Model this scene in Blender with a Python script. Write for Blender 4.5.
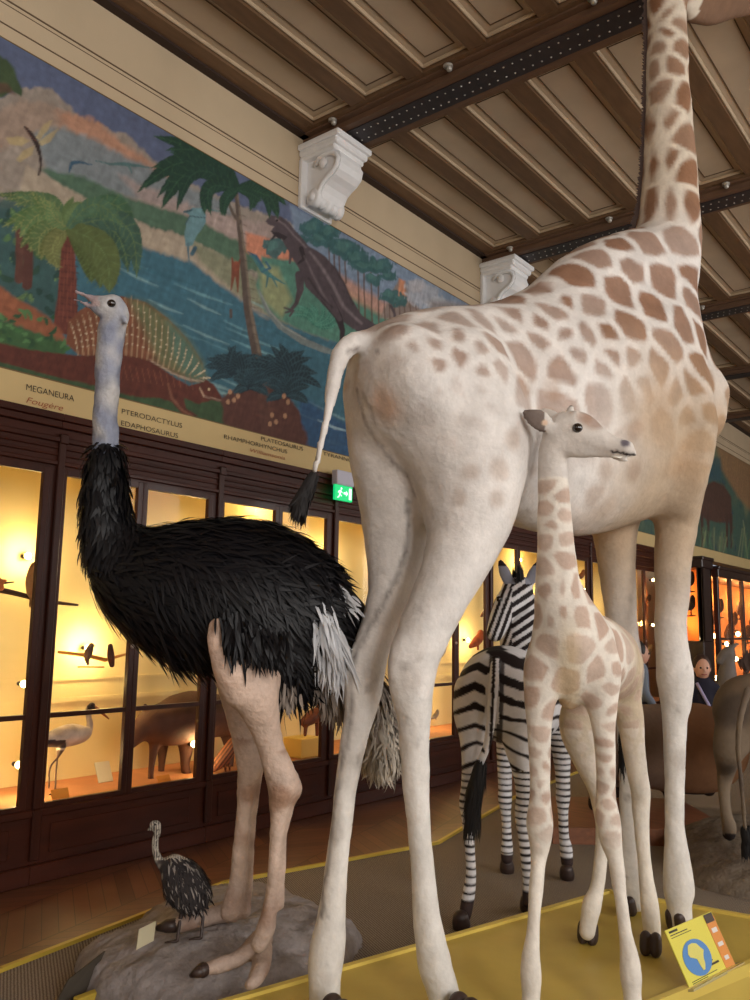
import bpy, math, random
import numpy as np
from mathutils import Vector, Matrix
for o in list(bpy.data.objects): bpy.data.objects.remove(o)
SC = bpy.context.scene
COL = SC.collection
RNG = np.random.default_rng(7)

# ------------------------------------------------------------------ camera
FOC, CX, CY, EYE = 845.0, 375.0, 500.0, 1.4
def _n(v):
    v = np.asarray(v, float); return v / np.linalg.norm(v)
_vy = _n([1050 - CX, 637 - CY, FOC])
_vx = -np.array([-700 - CX, 607 - CY, FOC]); _vx = _n(_vx - _vx.dot(_vy) * _vy)
_vz = _n(np.cross(_vx, _vy))
if _vz[1] > 0: _vz = -_vz
R = np.array([_vx, _vy, _vz])                     # world = R @ (right, down, forward)
CAMP = np.array([0, 0, EYE])
cam_d = bpy.data.cameras.new('camera'); cam = bpy.data.objects.new('camera', cam_d); COL.objects.link(cam)
cam_d.sensor_fit = 'VERTICAL'; cam_d.sensor_height = 24.0; cam_d.lens = FOC / 1000.0 * 24.0
cam_d.clip_start = 0.05; cam_d.clip_end = 200
_r, _u, _b = R @ np.array([1, 0, 0]), R @ np.array([0, -1, 0]), R @ np.array([0, 0, -1])
cam.matrix_world = Matrix(((_r[0], _u[0], _b[0], 0), (_r[1], _u[1], _b[1], 0), (_r[2], _u[2], _b[2], EYE), (0, 0, 0, 1)))
SC.camera = cam
SC.view_settings.view_transform = 'Standard'
try: SC.view_settings.look = 'None'
except Exception: pass
SC.view_settings.exposure = 0.30
SC.view_settings.gamma = 1.0
SC.view_settings.use_curve_mapping = False

# ------------------------------------------------------------------ world and daylight through the windows of the hall
wd = bpy.data.worlds.new('daylight'); SC.world = wd; wd.use_nodes = True
wd.node_tree.nodes['Background'].inputs[0].default_value = (0.75, 0.85, 1.0, 1)
wd.node_tree.nodes['Background'].inputs[1].default_value = 0.55
def area(name, loc, rot, sx, sy, power, col):
    l = bpy.data.lights.new(name, 'AREA'); l.shape = 'RECTANGLE'; l.size = sx; l.size_y = sy; l.energy = power; l.color = col
    o = bpy.data.objects.new(name, l); COL.objects.link(o); o.location = loc; o.rotation_euler = rot; return o
def point(name, loc, power, col, rad=0.03):
    l = bpy.data.lights.new(name, 'POINT'); l.energy = power; l.color = col; l.shadow_soft_size = rad
    o = bpy.data.objects.new(name, l); COL.objects.link(o); o.location = loc; return o
HALF = math.pi / 2
DAY = (1.0, 0.965, 0.92)
XR, YB, YE, WX, ZC = 4.6, -4.0, 26.0, -4.389, 5.30     # right wall, back wall, far end, left wall, ceiling
RIGHT_WINDOWS = [-1.6, 2.2, 6.0, 9.8, 13.6, 17.4]
RIGHT_POWER = [250, 130, 95, 90, 95, 95]
for y, pw in zip(RIGHT_WINDOWS, RIGHT_POWER):
    area('window_daylight', (XR + 0.12, y, 2.7), (0, HALF, 0), 3.0, 1.9, pw, DAY)   # faces -x
BACK_WINDOWS = [-2.4, 1.6]
for x, pw in zip(BACK_WINDOWS, (860, 560)):
    area('window_daylight', (x, YB - 0.12, 2.7), (HALF, 0, math.pi), 1.9, 3.0, pw * 1.12, (0.90, 0.94, 1.0))

# ------------------------------------------------------------------ helpers: picking points
def ray(px, py): return R @ np.array([px - CX, py - CY, FOC])
def onx(px, py, X): d = ray(px, py); return CAMP + d * (X / d[0])
def ony(px, py, Y): d = ray(px, py); return CAMP + d * (Y / d[1])
def onz(px, py, Z): d = ray(px, py); return CAMP + d * ((Z - EYE) / d[2])
def proj(V):
    c = (np.atleast_2d(V) - CAMP) @ R
    return CX + FOC * c[:, 0] / c[:, 2], CY + FOC * c[:, 1] / c[:, 2], c[:, 2]
class Frame:
    """upright plane through an animal's middle: at(px, py, off) lies `off` metres to its right-hand side"""
    def __init__(s, c0, fwd):
        s.c0 = np.array([c0[0], c0[1], 0.0]); s.f = _n([fwd[0], fwd[1], 0]); s.w = np.array([s.f[1], -s.f[0], 0.0])
    def at(s, px, py, off=0.0):
        d = ray(px, py); t = (off - s.w.dot(CAMP - s.c0)) / s.w.dot(d); s.d = t * FOC
        return CAMP + d * t
    def loc(s, V): q = V - s.c0; return q @ s.f, q @ s.w, q[:, 2]
    def ch(s, lst):
        """(px, py, off, radius px) -> points, radii"""
        P, r = [], []
        for a in lst:
            P.append(s.at(a[0], a[1], a[2])); r.append(a[3] * s.d / FOC)
        return np.array(P), np.array(r)
    def pt(s, f, w, z): return s.c0 + s.f * f + s.w * w + np.array([0, 0, z])

# ------------------------------------------------------------------ helpers: materials
def lin(c):
    c = np.asarray(c, float) / 255.0
    return tuple(np.where(c <= 0.04045, c / 12.92, ((c + 0.055) / 1.055) ** 2.4))
def lc(c): return np.array(lin(c))
def N(nt, t, **kw):
    n = nt.nodes.new(t)
    for k, v in kw.items(): setattr(n, k, v)
    return n
def mat(name, rgb, rough=0.6, metal=0.0, var=0.0, vs=6.0, bump=0.0, bs=40.0, stretch=(1, 1, 1), coat=0.0, vcol=False, spec=0.5, sheen=0.0):
    m = bpy.data.materials.new(name); m.use_nodes = True; nt = m.node_tree; L = nt.links.new
    b = nt.nodes['Principled BSDF']; b.inputs['Roughness'].default_value = rough; b.inputs['Metallic'].default_value = metal
    b.inputs['Coat Weight'].default_value = coat; b.inputs['Specular IOR Level'].default_value = spec
    if sheen: b.inputs['Sheen Weight'].default_value = sheen
    tc = N(nt, 'ShaderNodeTexCoord'); mp = N(nt, 'ShaderNodeMapping'); mp.inputs['Scale'].default_value = stretch
    L(tc.outputs['Object'], mp.inputs['Vector'])
    base = None; fine = var > 0 and vcol
    if vcol:
        a = N(nt, 'ShaderNodeAttribute', attribute_name='Col'); base = a.outputs['Color']
    if var > 0:
        nz = N(nt, 'ShaderNodeTexNoise'); nz.inputs['Scale'].default_value = vs; nz.inputs['Detail'].default_value = 5
        L(mp.outputs[0], nz.inputs['Vector'])
        mr = N(nt, 'ShaderNodeMapRange'); mr.inputs[1].default_value = 0.3; mr.inputs[2].default_value = 0.7
        mr.inputs[3].default_value = 1 - var; mr.inputs[4].default_value = 1 + var
        L(nz.outputs['Fac'], mr.inputs[0])
        if fine:
            n3 = N(nt, 'ShaderNodeTexNoise'); n3.inputs['Scale'].default_value = vs * 5.5; n3.inputs['Detail'].default_value = 4; L(mp.outputs[0], n3.inputs['Vector'])
            ad = N(nt, 'ShaderNodeMath', operation='MULTIPLY_ADD'); ad.inputs[1].default_value = var * 2.0; ad.inputs[2].default_value = 1 - var; L(n3.outputs['Fac'], ad.inputs[0]); mm_ = N(nt, 'ShaderNodeMath', operation='MULTIPLY'); L(mr.outputs[0], mm_.inputs[0]); L(ad.outputs[0], mm_.inputs[1]); fac_ = mm_.outputs[0]
        else: fac_ = mr.outputs[0]
        vm = N(nt, 'ShaderNodeVectorMath', operation='SCALE')
        if base is None: vm.inputs[0].default_value = lin(rgb)
        else: L(base, vm.inputs[0])
        L(fac_, vm.inputs['Scale']); base = vm.outputs[0]
    if base is None: b.inputs['Base Color'].default_value = (*lin(rgb), 1)
    else: L(base, b.inputs['Base Color'])
    if bump > 0:
        n2 = N(nt, 'ShaderNodeTexNoise'); n2.inputs['Scale'].default_value = bs; n2.inputs['Detail'].default_value = 4
        L(mp.outputs[0], n2.inputs['Vector'])
        bp = N(nt, 'ShaderNodeBump'); bp.inputs['Strength'].default_value = bump; bp.inputs['Distance'].default_value = 0.01
        L(n2.outputs['Fac'], bp.inputs['Height']); L(bp.outputs[0], b.inputs['Normal'])
    return m
def emis(name, rgb, s):
    m = bpy.data.materials.new(name); m.use_nodes = True; b = m.node_tree.nodes['Principled BSDF']
    b.inputs['Base Color'].default_value = (*lin(rgb), 1); b.inputs['Emission Color'].default_value = (*lin(rgb), 1)
    b.inputs['Emission Strength'].default_value = s; return m
def glass(name, tint=(1, 1, 1), amt=0.08):
    m = bpy.data.materials.new(name); m.use_nodes = True; nt = m.node_tree; L = nt.links.new
    for n in list(nt.nodes): nt.nodes.remove(n)
    o = N(nt, 'ShaderNodeOutputMaterial'); mx = N(nt, 'ShaderNodeMixShader'); t = N(nt, 'ShaderNodeBsdfTransparent'); g = N(nt, 'ShaderNodeBsdfGlossy')
    t.inputs[0].default_value = (*tint, 1); g.inputs['Roughness'].default_value = 0.02
    lw = N(nt, 'ShaderNodeLayerWeight'); pw = N(nt, 'ShaderNodeMath', operation='POWER'); pw.inputs[1].default_value = 5.0
    ma = N(nt, 'ShaderNodeMath', operation='MULTIPLY_ADD'); ma.inputs[1].default_value = 0.5; ma.inputs[2].default_value = 0.008
    L(lw.outputs['Facing'], pw.inputs[0]); L(pw.outputs[0], ma.inputs[0]); L(ma.outputs[0], mx.inputs[0]); L(t.outputs[0], mx.inputs[1]); L(g.outputs[0], mx.inputs[2]); L(mx.outputs[0], o.inputs[0])
    return m

# ------------------------------------------------------------------ helpers: objects
def tag(o, label=None, cat=None, group=None, kind=None):
    if label: o['label'] = label
    if cat: o['category'] = cat
    if group: o['group'] = group
    if kind: o['kind'] = kind
    return o
def empty(name, loc, label, cat, group=None):
    o = bpy.data.objects.new(name, None); COL.objects.link(o); o.location = Vector(loc); o.empty_display_size = 0.1
    return tag(o, label, cat, group)
def link(name, me, m, parent=None):
    o = bpy.data.objects.new(name, me); COL.objects.link(o)
    if m is not None:
        for x in (m if isinstance(m, (list, tuple)) else [m]): me.materials.append(x)
    if parent is not None:
        o.parent = parent
        L_ = world_loc(parent); o.location = Vector((0, 0, 0)); me.transform(Matrix.Translation(-L_))
    return o
def world_loc(o):
    v = Vector(o.location)
    while o.parent: o = o.parent; v += Vector(o.location)
    return v
def top(name, me, m, label, cat, group=None, kind=None):
    """a thing that is one mesh; its origin goes to the middle of its base"""
    o = link(name, me, m)
    n = len(me.vertices); co = np.empty(n * 3); me.vertices.foreach_get('co', co); co = co.reshape(-1, 3)
    c = Vector(((co[:, 0].min() + co[:, 0].max()) / 2, (co[:, 1].min() + co[:, 1].max()) / 2, co[:, 2].min()))
    me.transform(Matrix.Translation(-c)); o.location = c
    return tag(o, label, cat, group, kind)
class MB:
    """collects shapes and builds ONE mesh"""
    def __init__(s): s.v, s.f, s.n, s.mi = [], [], 0, []
    def add(s, V, F, mi=0):
        s.v.append(np.asarray(V, float)); s.f += [tuple(i + s.n for i in f) for f in F]; s.mi += [mi] * len(F); s.n += len(V); return s
    def box(s, a, b, mi=0, bev=0.0):
        a, b = np.minimum(a, b), np.maximum(a, b)
        if bev <= 0:
            V = [(x, y, z) for x in (a[0], b[0]) for y in (a[1], b[1]) for z in (a[2], b[2])]
            F = [(0, 1, 3, 2), (4, 6, 7, 5), (0, 4, 5, 1), (2, 3, 7, 6), (0, 2, 6, 4), (1, 5, 7, 3)]
            return s.add(V, F, mi)
        # chamfered box
        V, idx = [], {}
        for i in (0, 1):
            for j in (0, 1):
                for k in (0, 1):
                    c = [(a, b)[i][0], (a, b)[j][1], (a, b)[k][2]]; sg = [1 - 2 * i, 1 - 2 * j, 1 - 2 * k]
                    for ax in range(3):
                        p = [c[q] + (0 if q == ax else sg[q] * bev) for q in range(3)]
                        idx[(i, j, k, ax)] = len(V); V.append(p)
        F = []
        for ax in range(3):
            o1, o2 = [q for q in range(3) if q != ax]
            for e in (0, 1):
                def key(x, y):
                    t = [0, 0, 0]; t[ax] = e; t[o1] = x; t[o2] = y; return idx[(*t, ax)]
                F.append((key(0, 0), key(1, 0), key(1, 1), key(0, 1)))
            for x in (0, 1):
                for y in (0, 1):
                    t0, t1 = [0, 0, 0], [0, 0, 0]; t0[o1] = t1[o1] = x; t0[o2] = t1[o2] = y; t0[ax] = 0; t1[ax] = 1
                    F.append((idx[(*t0, o1)], idx[(*t1, o1)], idx[(*t1, o2)], idx[(*t0, o2)]))
        for i in (0, 1):
            for j in (0, 1):
                for k in (0, 1): F.append((idx[(i, j, k, 0)], idx[(i, j, k, 1)], idx[(i, j, k, 2)]))
        return s.add(V, F, mi)
    def prism(s, poly, z0, z1, mi=0):
        n = len(poly); V = [(p[0], p[1], z0) for p in poly] + [(p[0], p[1], z1) for p in poly]
        F = [tuple(range(n))[::-1], tuple(range(n, 2 * n))] + [(i, (i + 1) % n, n + (i + 1) % n, n + i) for i in range(n)]
        return s.add(V, F, mi)
    def extr(s, poly, d, mi=0):
        """3-D polygon pushed along d"""
        n = len(poly); P = np.asarray(poly, float); V = np.vstack([P, P + np.asarray(d, float)])
        F = [tuple(range(n))[::-1], tuple(range(n, 2 * n))] + [(i, (i + 1) % n, n + (i + 1) % n, n + i) for i in range(n)]
        return s.add(V, F, mi)
    def tube(s, pts, rad, seg=10, mi=0, cap=True):
        P = np.asarray(pts, float); r = np.broadcast_to(np.asarray(rad, float), (len(P),)); V = []; t = np.gradient(P, axis=0)
        up = np.array([0, 0, 1.0]) if abs(_n(t[0])[2]) < 0.9 else np.array([1.0, 0, 0])
        for i, p in enumerate(P):
            d = _n(t[i]); a = _n(np.cross(d, up)); b = np.cross(d, a); up = _n(np.cross(a, d))
            for k in range(seg):
                an = 2 * math.pi * k / seg; V.append(p + r[i] * (math.cos(an) * a + math.sin(an) * b))
        F = [(i * seg + k, i * seg + (k + 1) % seg, (i + 1) * seg + (k + 1) % seg, (i + 1) * seg + k) for i in range(len(P) - 1) for k in range(seg)]
        if cap: F += [tuple(range(seg))[::-1], tuple((len(P) - 1) * seg + k for k in range(seg))]
        return s.add(V, F, mi)
    def ball(s, c, r, u=14, v=9, mi=0):
        r = np.broadcast_to(np.asarray(r, float), (3,)); V = [(c[0], c[1], c[2] - r[2])]; F = []
        for j in range(1, v):
            th = math.pi * j / v
            for i in range(u):
                ph = 2 * math.pi * i / u; V.append((c[0] + r[0] * math.sin(th) * math.cos(ph), c[1] + r[1] * math.sin(th) * math.sin(ph), c[2] - r[2] * math.cos(th)))
        V.append((c[0], c[1], c[2] + r[2])); e = len(V) - 1
        F += [(0, 1 + (i + 1) % u, 1 + i) for i in range(u)]
        for j in range(v - 2):
            for i in range(u): a = 1 + j * u; F.append((a + i, a + (i + 1) % u, a + u + (i + 1) % u, a + u + i))
        a = 1 + (v - 2) * u; F += [(a + i, a + (i + 1) % u, e) for i in range(u)]
        return s.add(V, F, mi)
    def mesh(s, name, smooth=False):
        me = bpy.data.meshes.new(name); V = np.vstack(s.v)
        me.from_pydata([tuple(x) for x in V], [], s.f); me.update()
        if len(set(s.mi)) > 1: me.polygons.foreach_set('material_index', s.mi)
        if smooth: me.polygons.foreach_set('use_smooth', [True] * len(me.polygons))
        return me
    def build(s, name, m, parent=None, smooth=False, label=None):
        o = link(name, s.mesh(name, smooth), m, parent)
        if label: o['label'] = label
        return o
def struct(name, mb, m, parent=None, smooth=False):
    o = mb.build(name, m, parent, smooth)
    o['kind'] = 'structure'; return o
def copy_tree(o, dloc, label=None, parent=None):
    c = o.copy(); COL.objects.link(c)
    if parent is not None: c.parent = parent
    else: c.location = Vector(o.location) + Vector(dloc)
    if label: c['label'] = label
    for ch in list(o.children): copy_tree(ch, (0, 0, 0), None, c)
    return c

# ------------------------------------------------------------------ helpers: sculpted bodies (distance fields meshed by surface nets)
def spline(P, r, n=6):
    P = np.asarray(P, float); r = np.asarray(r, float); A = np.hstack([P, r[:, None]]); out = []
    for i in range(len(A) - 1):
        p0 = A[i - 1] if i > 0 else 2 * A[i] - A[i + 1]; p1, p2 = A[i], A[i + 1]; p3 = A[i + 2] if i + 2 < len(A) else 2 * A[i + 1] - A[i]
        for t in np.arange(n) / n:
            out.append(0.5 * ((2 * p1) + (-p0 + p2) * t + (2 * p0 - 5 * p1 + 4 * p2 - p3) * t * t + (-p0 + 3 * p1 - 3 * p2 + p3) * t ** 3))
    out.append(A[-1]); out = np.array(out); return out[:, :3], np.maximum(out[:, 3], 0.001)
class SDF:
    def __init__(s, h): s.h = h; s.g = []
    def chain(s, P, r, k=0.03, w=None, sq=1.0, sub=False, n=5, curve=True):
        P = np.asarray(P, float); r = np.asarray(r, float)
        if curve and len(P) > 2: P, r = spline(P, r, n)
        s.g.append(('c', P, r, k, w, sq, sub)); return s
    def ell(s, c, r, k=0.03, ax=None, sub=False):
        s.g.append(('e', np.asarray(c, float), np.asarray(r, float), k, np.eye(3) if ax is None else np.asarray(ax, float), 1, sub)); return s
    def bounds(s):
        lo, hi = [], []
        for g in s.g:
            if g[6]: continue
            if g[0] == 'c': rr = g[2][:, None] * max(1, g[5]); lo.append((g[1] - rr).min(0)); hi.append((g[1] + rr).max(0))
            else: m = g[2].max(); lo.append(g[1] - m); hi.append(g[1] + m)
        return np.min(lo, 0) - 4 * s.h, np.max(hi, 0) + 4 * s.h
    def field(s):
        lo, hi = s.bounds(); h = s.h; s.lo = lo; n = np.ceil((hi - lo) / h).astype(int) + 1
        F = np.full(n, 0.3, np.float32)
        ax = [lo[i] + h * np.arange(n[i]) for i in range(3)]
        def win(a, b, pad):
            i0 = np.clip(np.floor((a - pad - lo) / h).astype(int), 0, n); i1 = np.clip(np.ceil((b + pad - lo) / h).astype(int) + 1, 0, n); return i0, i1
        for g in s.g:
            kind, A, r, k, W, sq, sub = g; pad = k + 3 * h
            if kind == 'c':
                rm = r.max() * max(1, sq); i0, i1 = win(A.min(0) - rm, A.max(0) + rm, pad)
                if (i1 <= i0).any(): continue
                T = np.full(i1 - i0, 0.3, np.float32)
                for j in range(len(A) - 1):
                    a, b = A[j], A[j + 1]; rj = max(r[j], r[j + 1]) * max(1, sq)
                    j0, j1 = win(np.minimum(a, b) - rj, np.maximum(a, b) + rj, pad); j0 = np.maximum(j0, i0); j1 = np.minimum(j1, i1)
                    if (j1 <= j0).any(): continue
                    X, Y, Z = np.meshgrid(*[ax[q][j0[q]:j1[q]] - a[q] for q in range(3)], indexing='ij', sparse=True)
                    ab = b - a; L2 = ab.dot(ab) + 1e-12; t = np.clip((X * ab[0] + Y * ab[1] + Z * ab[2]) / L2, 0, 1)
                    qx, qy, qz = X - t * ab[0], Y - t * ab[1], Z - t * ab[2]
                    if W is not None:
                        d = (qx * W[0] + qy * W[1] + qz * W[2]) * (1 / sq - 1); qx = qx + d * W[0]; qy = qy + d * W[1]; qz = qz + d * W[2]
                    D = np.sqrt(qx * qx + qy * qy + qz * qz) - (r[j] + (r[j + 1] - r[j]) * t)
                    if sq < 1: D = D * (0.5 + 0.5 * sq)
                    sl = tuple(slice(j0[q] - i0[q], j1[q] - i0[q]) for q in range(3)); T[sl] = np.minimum(T[sl], D)
            else:
                rm = r.max(); i0, i1 = win(A - rm, A + rm, pad)
                if (i1 <= i0).any(): continue
                X, Y, Z = np.meshgrid(*[ax[q][i0[q]:i1[q]] - A[q] for q in range(3)], indexing='ij', sparse=True)
                u = [(X * W[q][0] + Y * W[q][1] + Z * W[q][2]) for q in range(3)]
                k0 = np.sqrt(sum((u[q] / r[q]) ** 2 for q in range(3))); k1 = np.sqrt(sum((u[q] / r[q] ** 2) ** 2 for q in range(3))) + 1e-9
                T = (k0 * (k0 - 1) / k1).astype(np.float32)
            sl = tuple(slice(i0[q], i1[q]) for q in range(3)); B = F[sl]
            if sub: T = -T; hh = np.clip(0.5 - 0.5 * (T - B) / -k, 0, 1) if False else None
            if sub:
                hh = np.maximum(k - np.abs(B - T), 0) / k; F[sl] = np.maximum(B, T) + hh * hh * k * 0.25
            else:
                hh = np.maximum(k - np.abs(B - T), 0) / k; F[sl] = np.minimum(B, T) - hh * hh * k * 0.25
        return F
    def net(s):
        F = s.field(); h = s.h; S = F < 0
        c = np.zeros(np.array(F.shape) - 1, np.int8); off = [(i, j, k) for i in (0, 1) for j in (0, 1) for k in (0, 1)]
        sh = c.shape
        for (i, j, k) in off: c += S[i:i + sh[0], j:j + sh[1], k:k + sh[2]]
        act = np.argwhere((c > 0) & (c < 8)); idx = np.full(sh, -1, np.int32); idx[tuple(act.T)] = np.arange(len(act))
        val = np.stack([F[act[:, 0] + i, act[:, 1] + j, act[:, 2] + k] for (i, j, k) in off], 1)
        acc = np.zeros((len(act), 3)); cnt = np.zeros(len(act))
        for a in range(8):
            for b in range(a + 1, 8):
                da = np.array(off[b]) - np.array(off[a])
                if np.abs(da).sum() != 1: continue
                m = (val[:, a] < 0) != (val[:, b] < 0); t = np.where(m, val[:, a] / (val[:, a] - val[:, b] + 1e-12), 0)
                p = np.array(off[a])[None] + t[:, None] * da[None]; acc += p * m[:, None]; cnt += m
        V = s.lo + h * (act + acc / np.maximum(cnt, 1)[:, None]); Q = []
        for d in range(3):
            o1, o2 = (d + 1) % 3, (d + 2) % 3
            s0 = [slice(None)] * 3; s1 = [slice(None)] * 3; s0[d] = slice(0, -1); s1[d] = slice(1, None)
            ch = S[tuple(s0)] != S[tuple(s1)]; e = np.argwhere(ch)
            ok = (e[:, o1] > 0) & (e[:, o2] > 0) & (e[:, o1] < sh[o1]) & (e[:, o2] < sh[o2]); e = e[ok]
            ins = S[tuple(e.T)]
            def cell(a, b):
                q = e.copy(); q[:, o1] -= a; q[:, o2] -= b; return idx[tuple(q.T)]
            q = np.stack([cell(1, 1), cell(0, 1), cell(0, 0), cell(1, 0)], 1); q[~ins] = q[~ins][:, ::-1]; Q.append(q)
        Q = np.vstack(Q); Q = Q[(Q >= 0).all(1)]
        return V, Q
def relax(V, Q, it=2, f=0.5):
    n = len(V)
    for _ in range(it):
        A = np.zeros_like(V); c = np.zeros(n)
        for a, b in ((0, 1), (1, 2), (2, 3), (3, 0)):
            for q in range(3):
                A[:, q] += np.bincount(Q[:, a], V[Q[:, b], q], n) + np.bincount(Q[:, b], V[Q[:, a], q], n)
            c += np.bincount(Q[:, a], minlength=n) + np.bincount(Q[:, b], minlength=n)
        V = V + f * (A / np.maximum(c, 1)[:, None] - V)
    return V
def normals(V, Q):
    fn = np.cross(V[Q[:, 2]] - V[Q[:, 0]], V[Q[:, 3]] - V[Q[:, 1]]); Nn = np.zeros_like(V)
    for a in range(4):
        for q in range(3): Nn[:, q] += np.bincount(Q[:, a], fn[:, q], len(V))
    return Nn / (np.linalg.norm(Nn, axis=1)[:, None] + 1e-12)
_W = [(_n(RNG.normal(size=3)), RNG.uniform(0, 6.28), RNG.uniform(0.7, 1.4)) for _ in range(40)]
def noise(V, sc, seed=0, n=8):
    """smooth random field, about -1..1"""
    a = np.zeros(len(V))
    for i in range(n):
        d, ph, f = _W[(seed * 5 + i) % 40]; a += np.sin((V @ d) * sc * f * 6.28 + ph + seed + 1.3 * np.sin((V @ d[::-1].copy()) * sc * 4.1 + ph))
    return a / n * 1.6
def qmesh(name, V, Q, col=None):
    me = bpy.data.meshes.new(name); n = len(V); nf = len(Q); k = Q.shape[1]
    me.vertices.add(n); me.vertices.foreach_set('co', np.ascontiguousarray(V, np.float32).ravel())
    me.loops.add(nf * k); me.loops.foreach_set('vertex_index', Q.astype(np.int32).ravel())
    me.polygons.add(nf); me.polygons.foreach_set('loop_start', np.arange(nf, dtype=np.int32) * k)
    try: me.polygons.foreach_set('loop_total', np.full(nf, k, np.int32))
    except Exception: pass
    me.polygons.foreach_set('use_smooth', np.ones(nf, bool)); me.update(calc_edges=True)
    if col is not None: setcol(me, col)
    return me
def setcol(me, col):
    a = me.color_attributes.new('Col', 'FLOAT_COLOR', 'POINT'); c = np.ones((len(me.vertices), 4), np.float32); c[:, :3] = np.clip(col, 0, 1); a.data.foreach_set('color', c.ravel())
def mixc(a, b, t): t = np.clip(t, 0, 1); t = t[:, None] if np.ndim(t) else t; return a * (1 - t) + b * t
def sstep(a, b, x): t = np.clip((x - a) / (b - a), 0, 1); return t * t * (3 - 2 * t)
def vor(V, S, chunk=6000):
    """nearest and second nearest seed distances and nearest index"""
    f1 = np.empty(len(V)); f2 = np.empty(len(V)); ix = np.empty(len(V), int)
    for i in range(0, len(V), chunk):
        D = np.linalg.norm(V[i:i + chunk, None] - S[None], axis=2); j = np.argsort(D, 1)[:, :2]; r = np.arange(len(D))
        f1[i:i + chunk] = D[r, j[:, 0]]; f2[i:i + chunk] = D[r, j[:, 1]]; ix[i:i + chunk] = j[:, 0]
    return f1, f2, ix
def touch(V, pts, tol=7):
    """the places on a skin that lie nearest along the sight lines given"""
    x, y, d = proj(V); out = []
    for (a, b) in pts:
        m = np.where((abs(x - a) < tol) & (abs(y - b) < tol))[0]
        if len(m): out.append(V[m[np.argmin(d[m] + 0.002 * (abs(x[m] - a) + abs(y[m] - b)))]])
    return np.array(out)
def cards(P, Nn, D, Ln, Wd, lift=0.25, droop=0.1, rows=4, rng=RNG):
    """thin curved feathers; arrays of roots, normals, directions, lengths and widths"""
    n = len(P); Ln = np.broadcast_to(Ln, (n,)); Wd = np.broadcast_to(Wd, (n,)); D = D - Nn * (D * Nn).sum(1)[:, None] * 0.8
    D = D / np.linalg.norm(D, axis=1)[:, None]; Sd = np.cross(D, Nn); Sd /= np.linalg.norm(Sd, axis=1)[:, None] + 1e-9
    prof = np.array([0.5, 0.95, 1.0, 0.72, 0.08])[:rows + 1] if rows == 4 else np.interp(np.linspace(0, 4, rows + 1), range(5), [0.5, 0.95, 1.0, 0.72, 0.08])
    curl = rng.normal(0, 0.12, n); V = []
    for i in range(rows + 1):
        t = i / rows; c = P + D * (Ln * t)[:, None] + Nn * (Ln * lift * math.sin(t * 2.0))[:, None] + Sd * (Ln * curl * t * t)[:, None]; c[:, 2] -= Ln * droop * t * t
        w = (Wd * prof[i] * 0.5)[:, None]; V += [c - Sd * w, c + Sd * w + Nn * (w * 0.3)]
    V = np.stack(V, 1).reshape(-1, 3); k = 2 * (rows + 1); b = (np.arange(n) * k)[:, None]
    Q = np.concatenate([b + np.array([[2 * i, 2 * i + 1, 2 * i + 3, 2 * i + 2]]) for i in range(rows)], 0)
    return V, Q
def rot_to(a):
    """3 rows: unit axes with the first along a"""
    a = _n(a); u = np.array([0, 0, 1.0]) if abs(a[2]) < 0.9 else np.array([1.0, 0, 0]); b = _n(np.cross(u, a)); return np.array([a, b, np.cross(a, b)])
# ------------------------------------------------------------------ materials of the hall
M_cream = mat('cream_plaster', (194, 174, 144), 0.8, var=0.06, vs=2.0, bump=0.05, bs=60)
M_line = mat('thin_brown_paint_line', (96, 74, 52), 0.7)
M_white = mat('white_painted_stone', (242, 242, 242), 0.55, var=0.03, vs=12)
M_oldw = mat('dark_beam_wood', (108, 80, 60), 0.6, var=0.18, vs=5, bump=0.1, bs=30, stretch=(1, 6, 6))
M_joist = mat('brown_joist_wood', (112, 84, 58), 0.6, var=0.15, vs=5, bump=0.08, bs=30, stretch=(6, 1, 6))
M_ceil = mat('tan_ceiling_board', (194, 173, 146), 0.8, var=0.08, vs=2.5, bump=0.05, bs=50)
M_mould = mat('pale_wood_moulding', (190, 168, 138), 0.6, var=0.08, vs=10)
M_steel = mat('dark_riveted_steel', (66, 60, 62), 0.5, 0.4, var=0.1, vs=14)
M_rivet = mat('shiny_steel_rivet', (190, 186, 178), 0.35, 0.6)
M_case = mat('dark_reddish_cabinet_wood', (62, 27, 15), 0.38, var=0.28, vs=4, bump=0.06, bs=24, stretch=(3, 3, 0.7), coat=0.08, spec=0.3)
M_casev = mat('dark_reddish_cabinet_base_wood', (64, 28, 16), 0.42, var=0.3, vs=4, bump=0.06, bs=24, stretch=(3, 0.6, 3), coat=0.05, spec=0.25)
M_inside = mat('yellow_cream_case_lining', (236, 214, 150), 0.85, var=0.04, vs=3)
M_shelf = mat('warm_brown_case_bottom', (190, 128, 84), 0.8, var=0.1, vs=6)
M_glass = glass('cabinet_glass')
M_yel = mat('yellow_painted_trim', (196, 168, 64), 0.5, var=0.05, vs=8)
M_bulb = emis('warm_glowing_bulb', (255, 214, 140), 22)
M_sock = mat('black_lamp_socket', (25, 22, 20), 0.5)
M_card = mat('cream_label_card', (214, 204, 170), 0.7)
M_orange = mat('orange_label_card', (226, 150, 52), 0.7)
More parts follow.
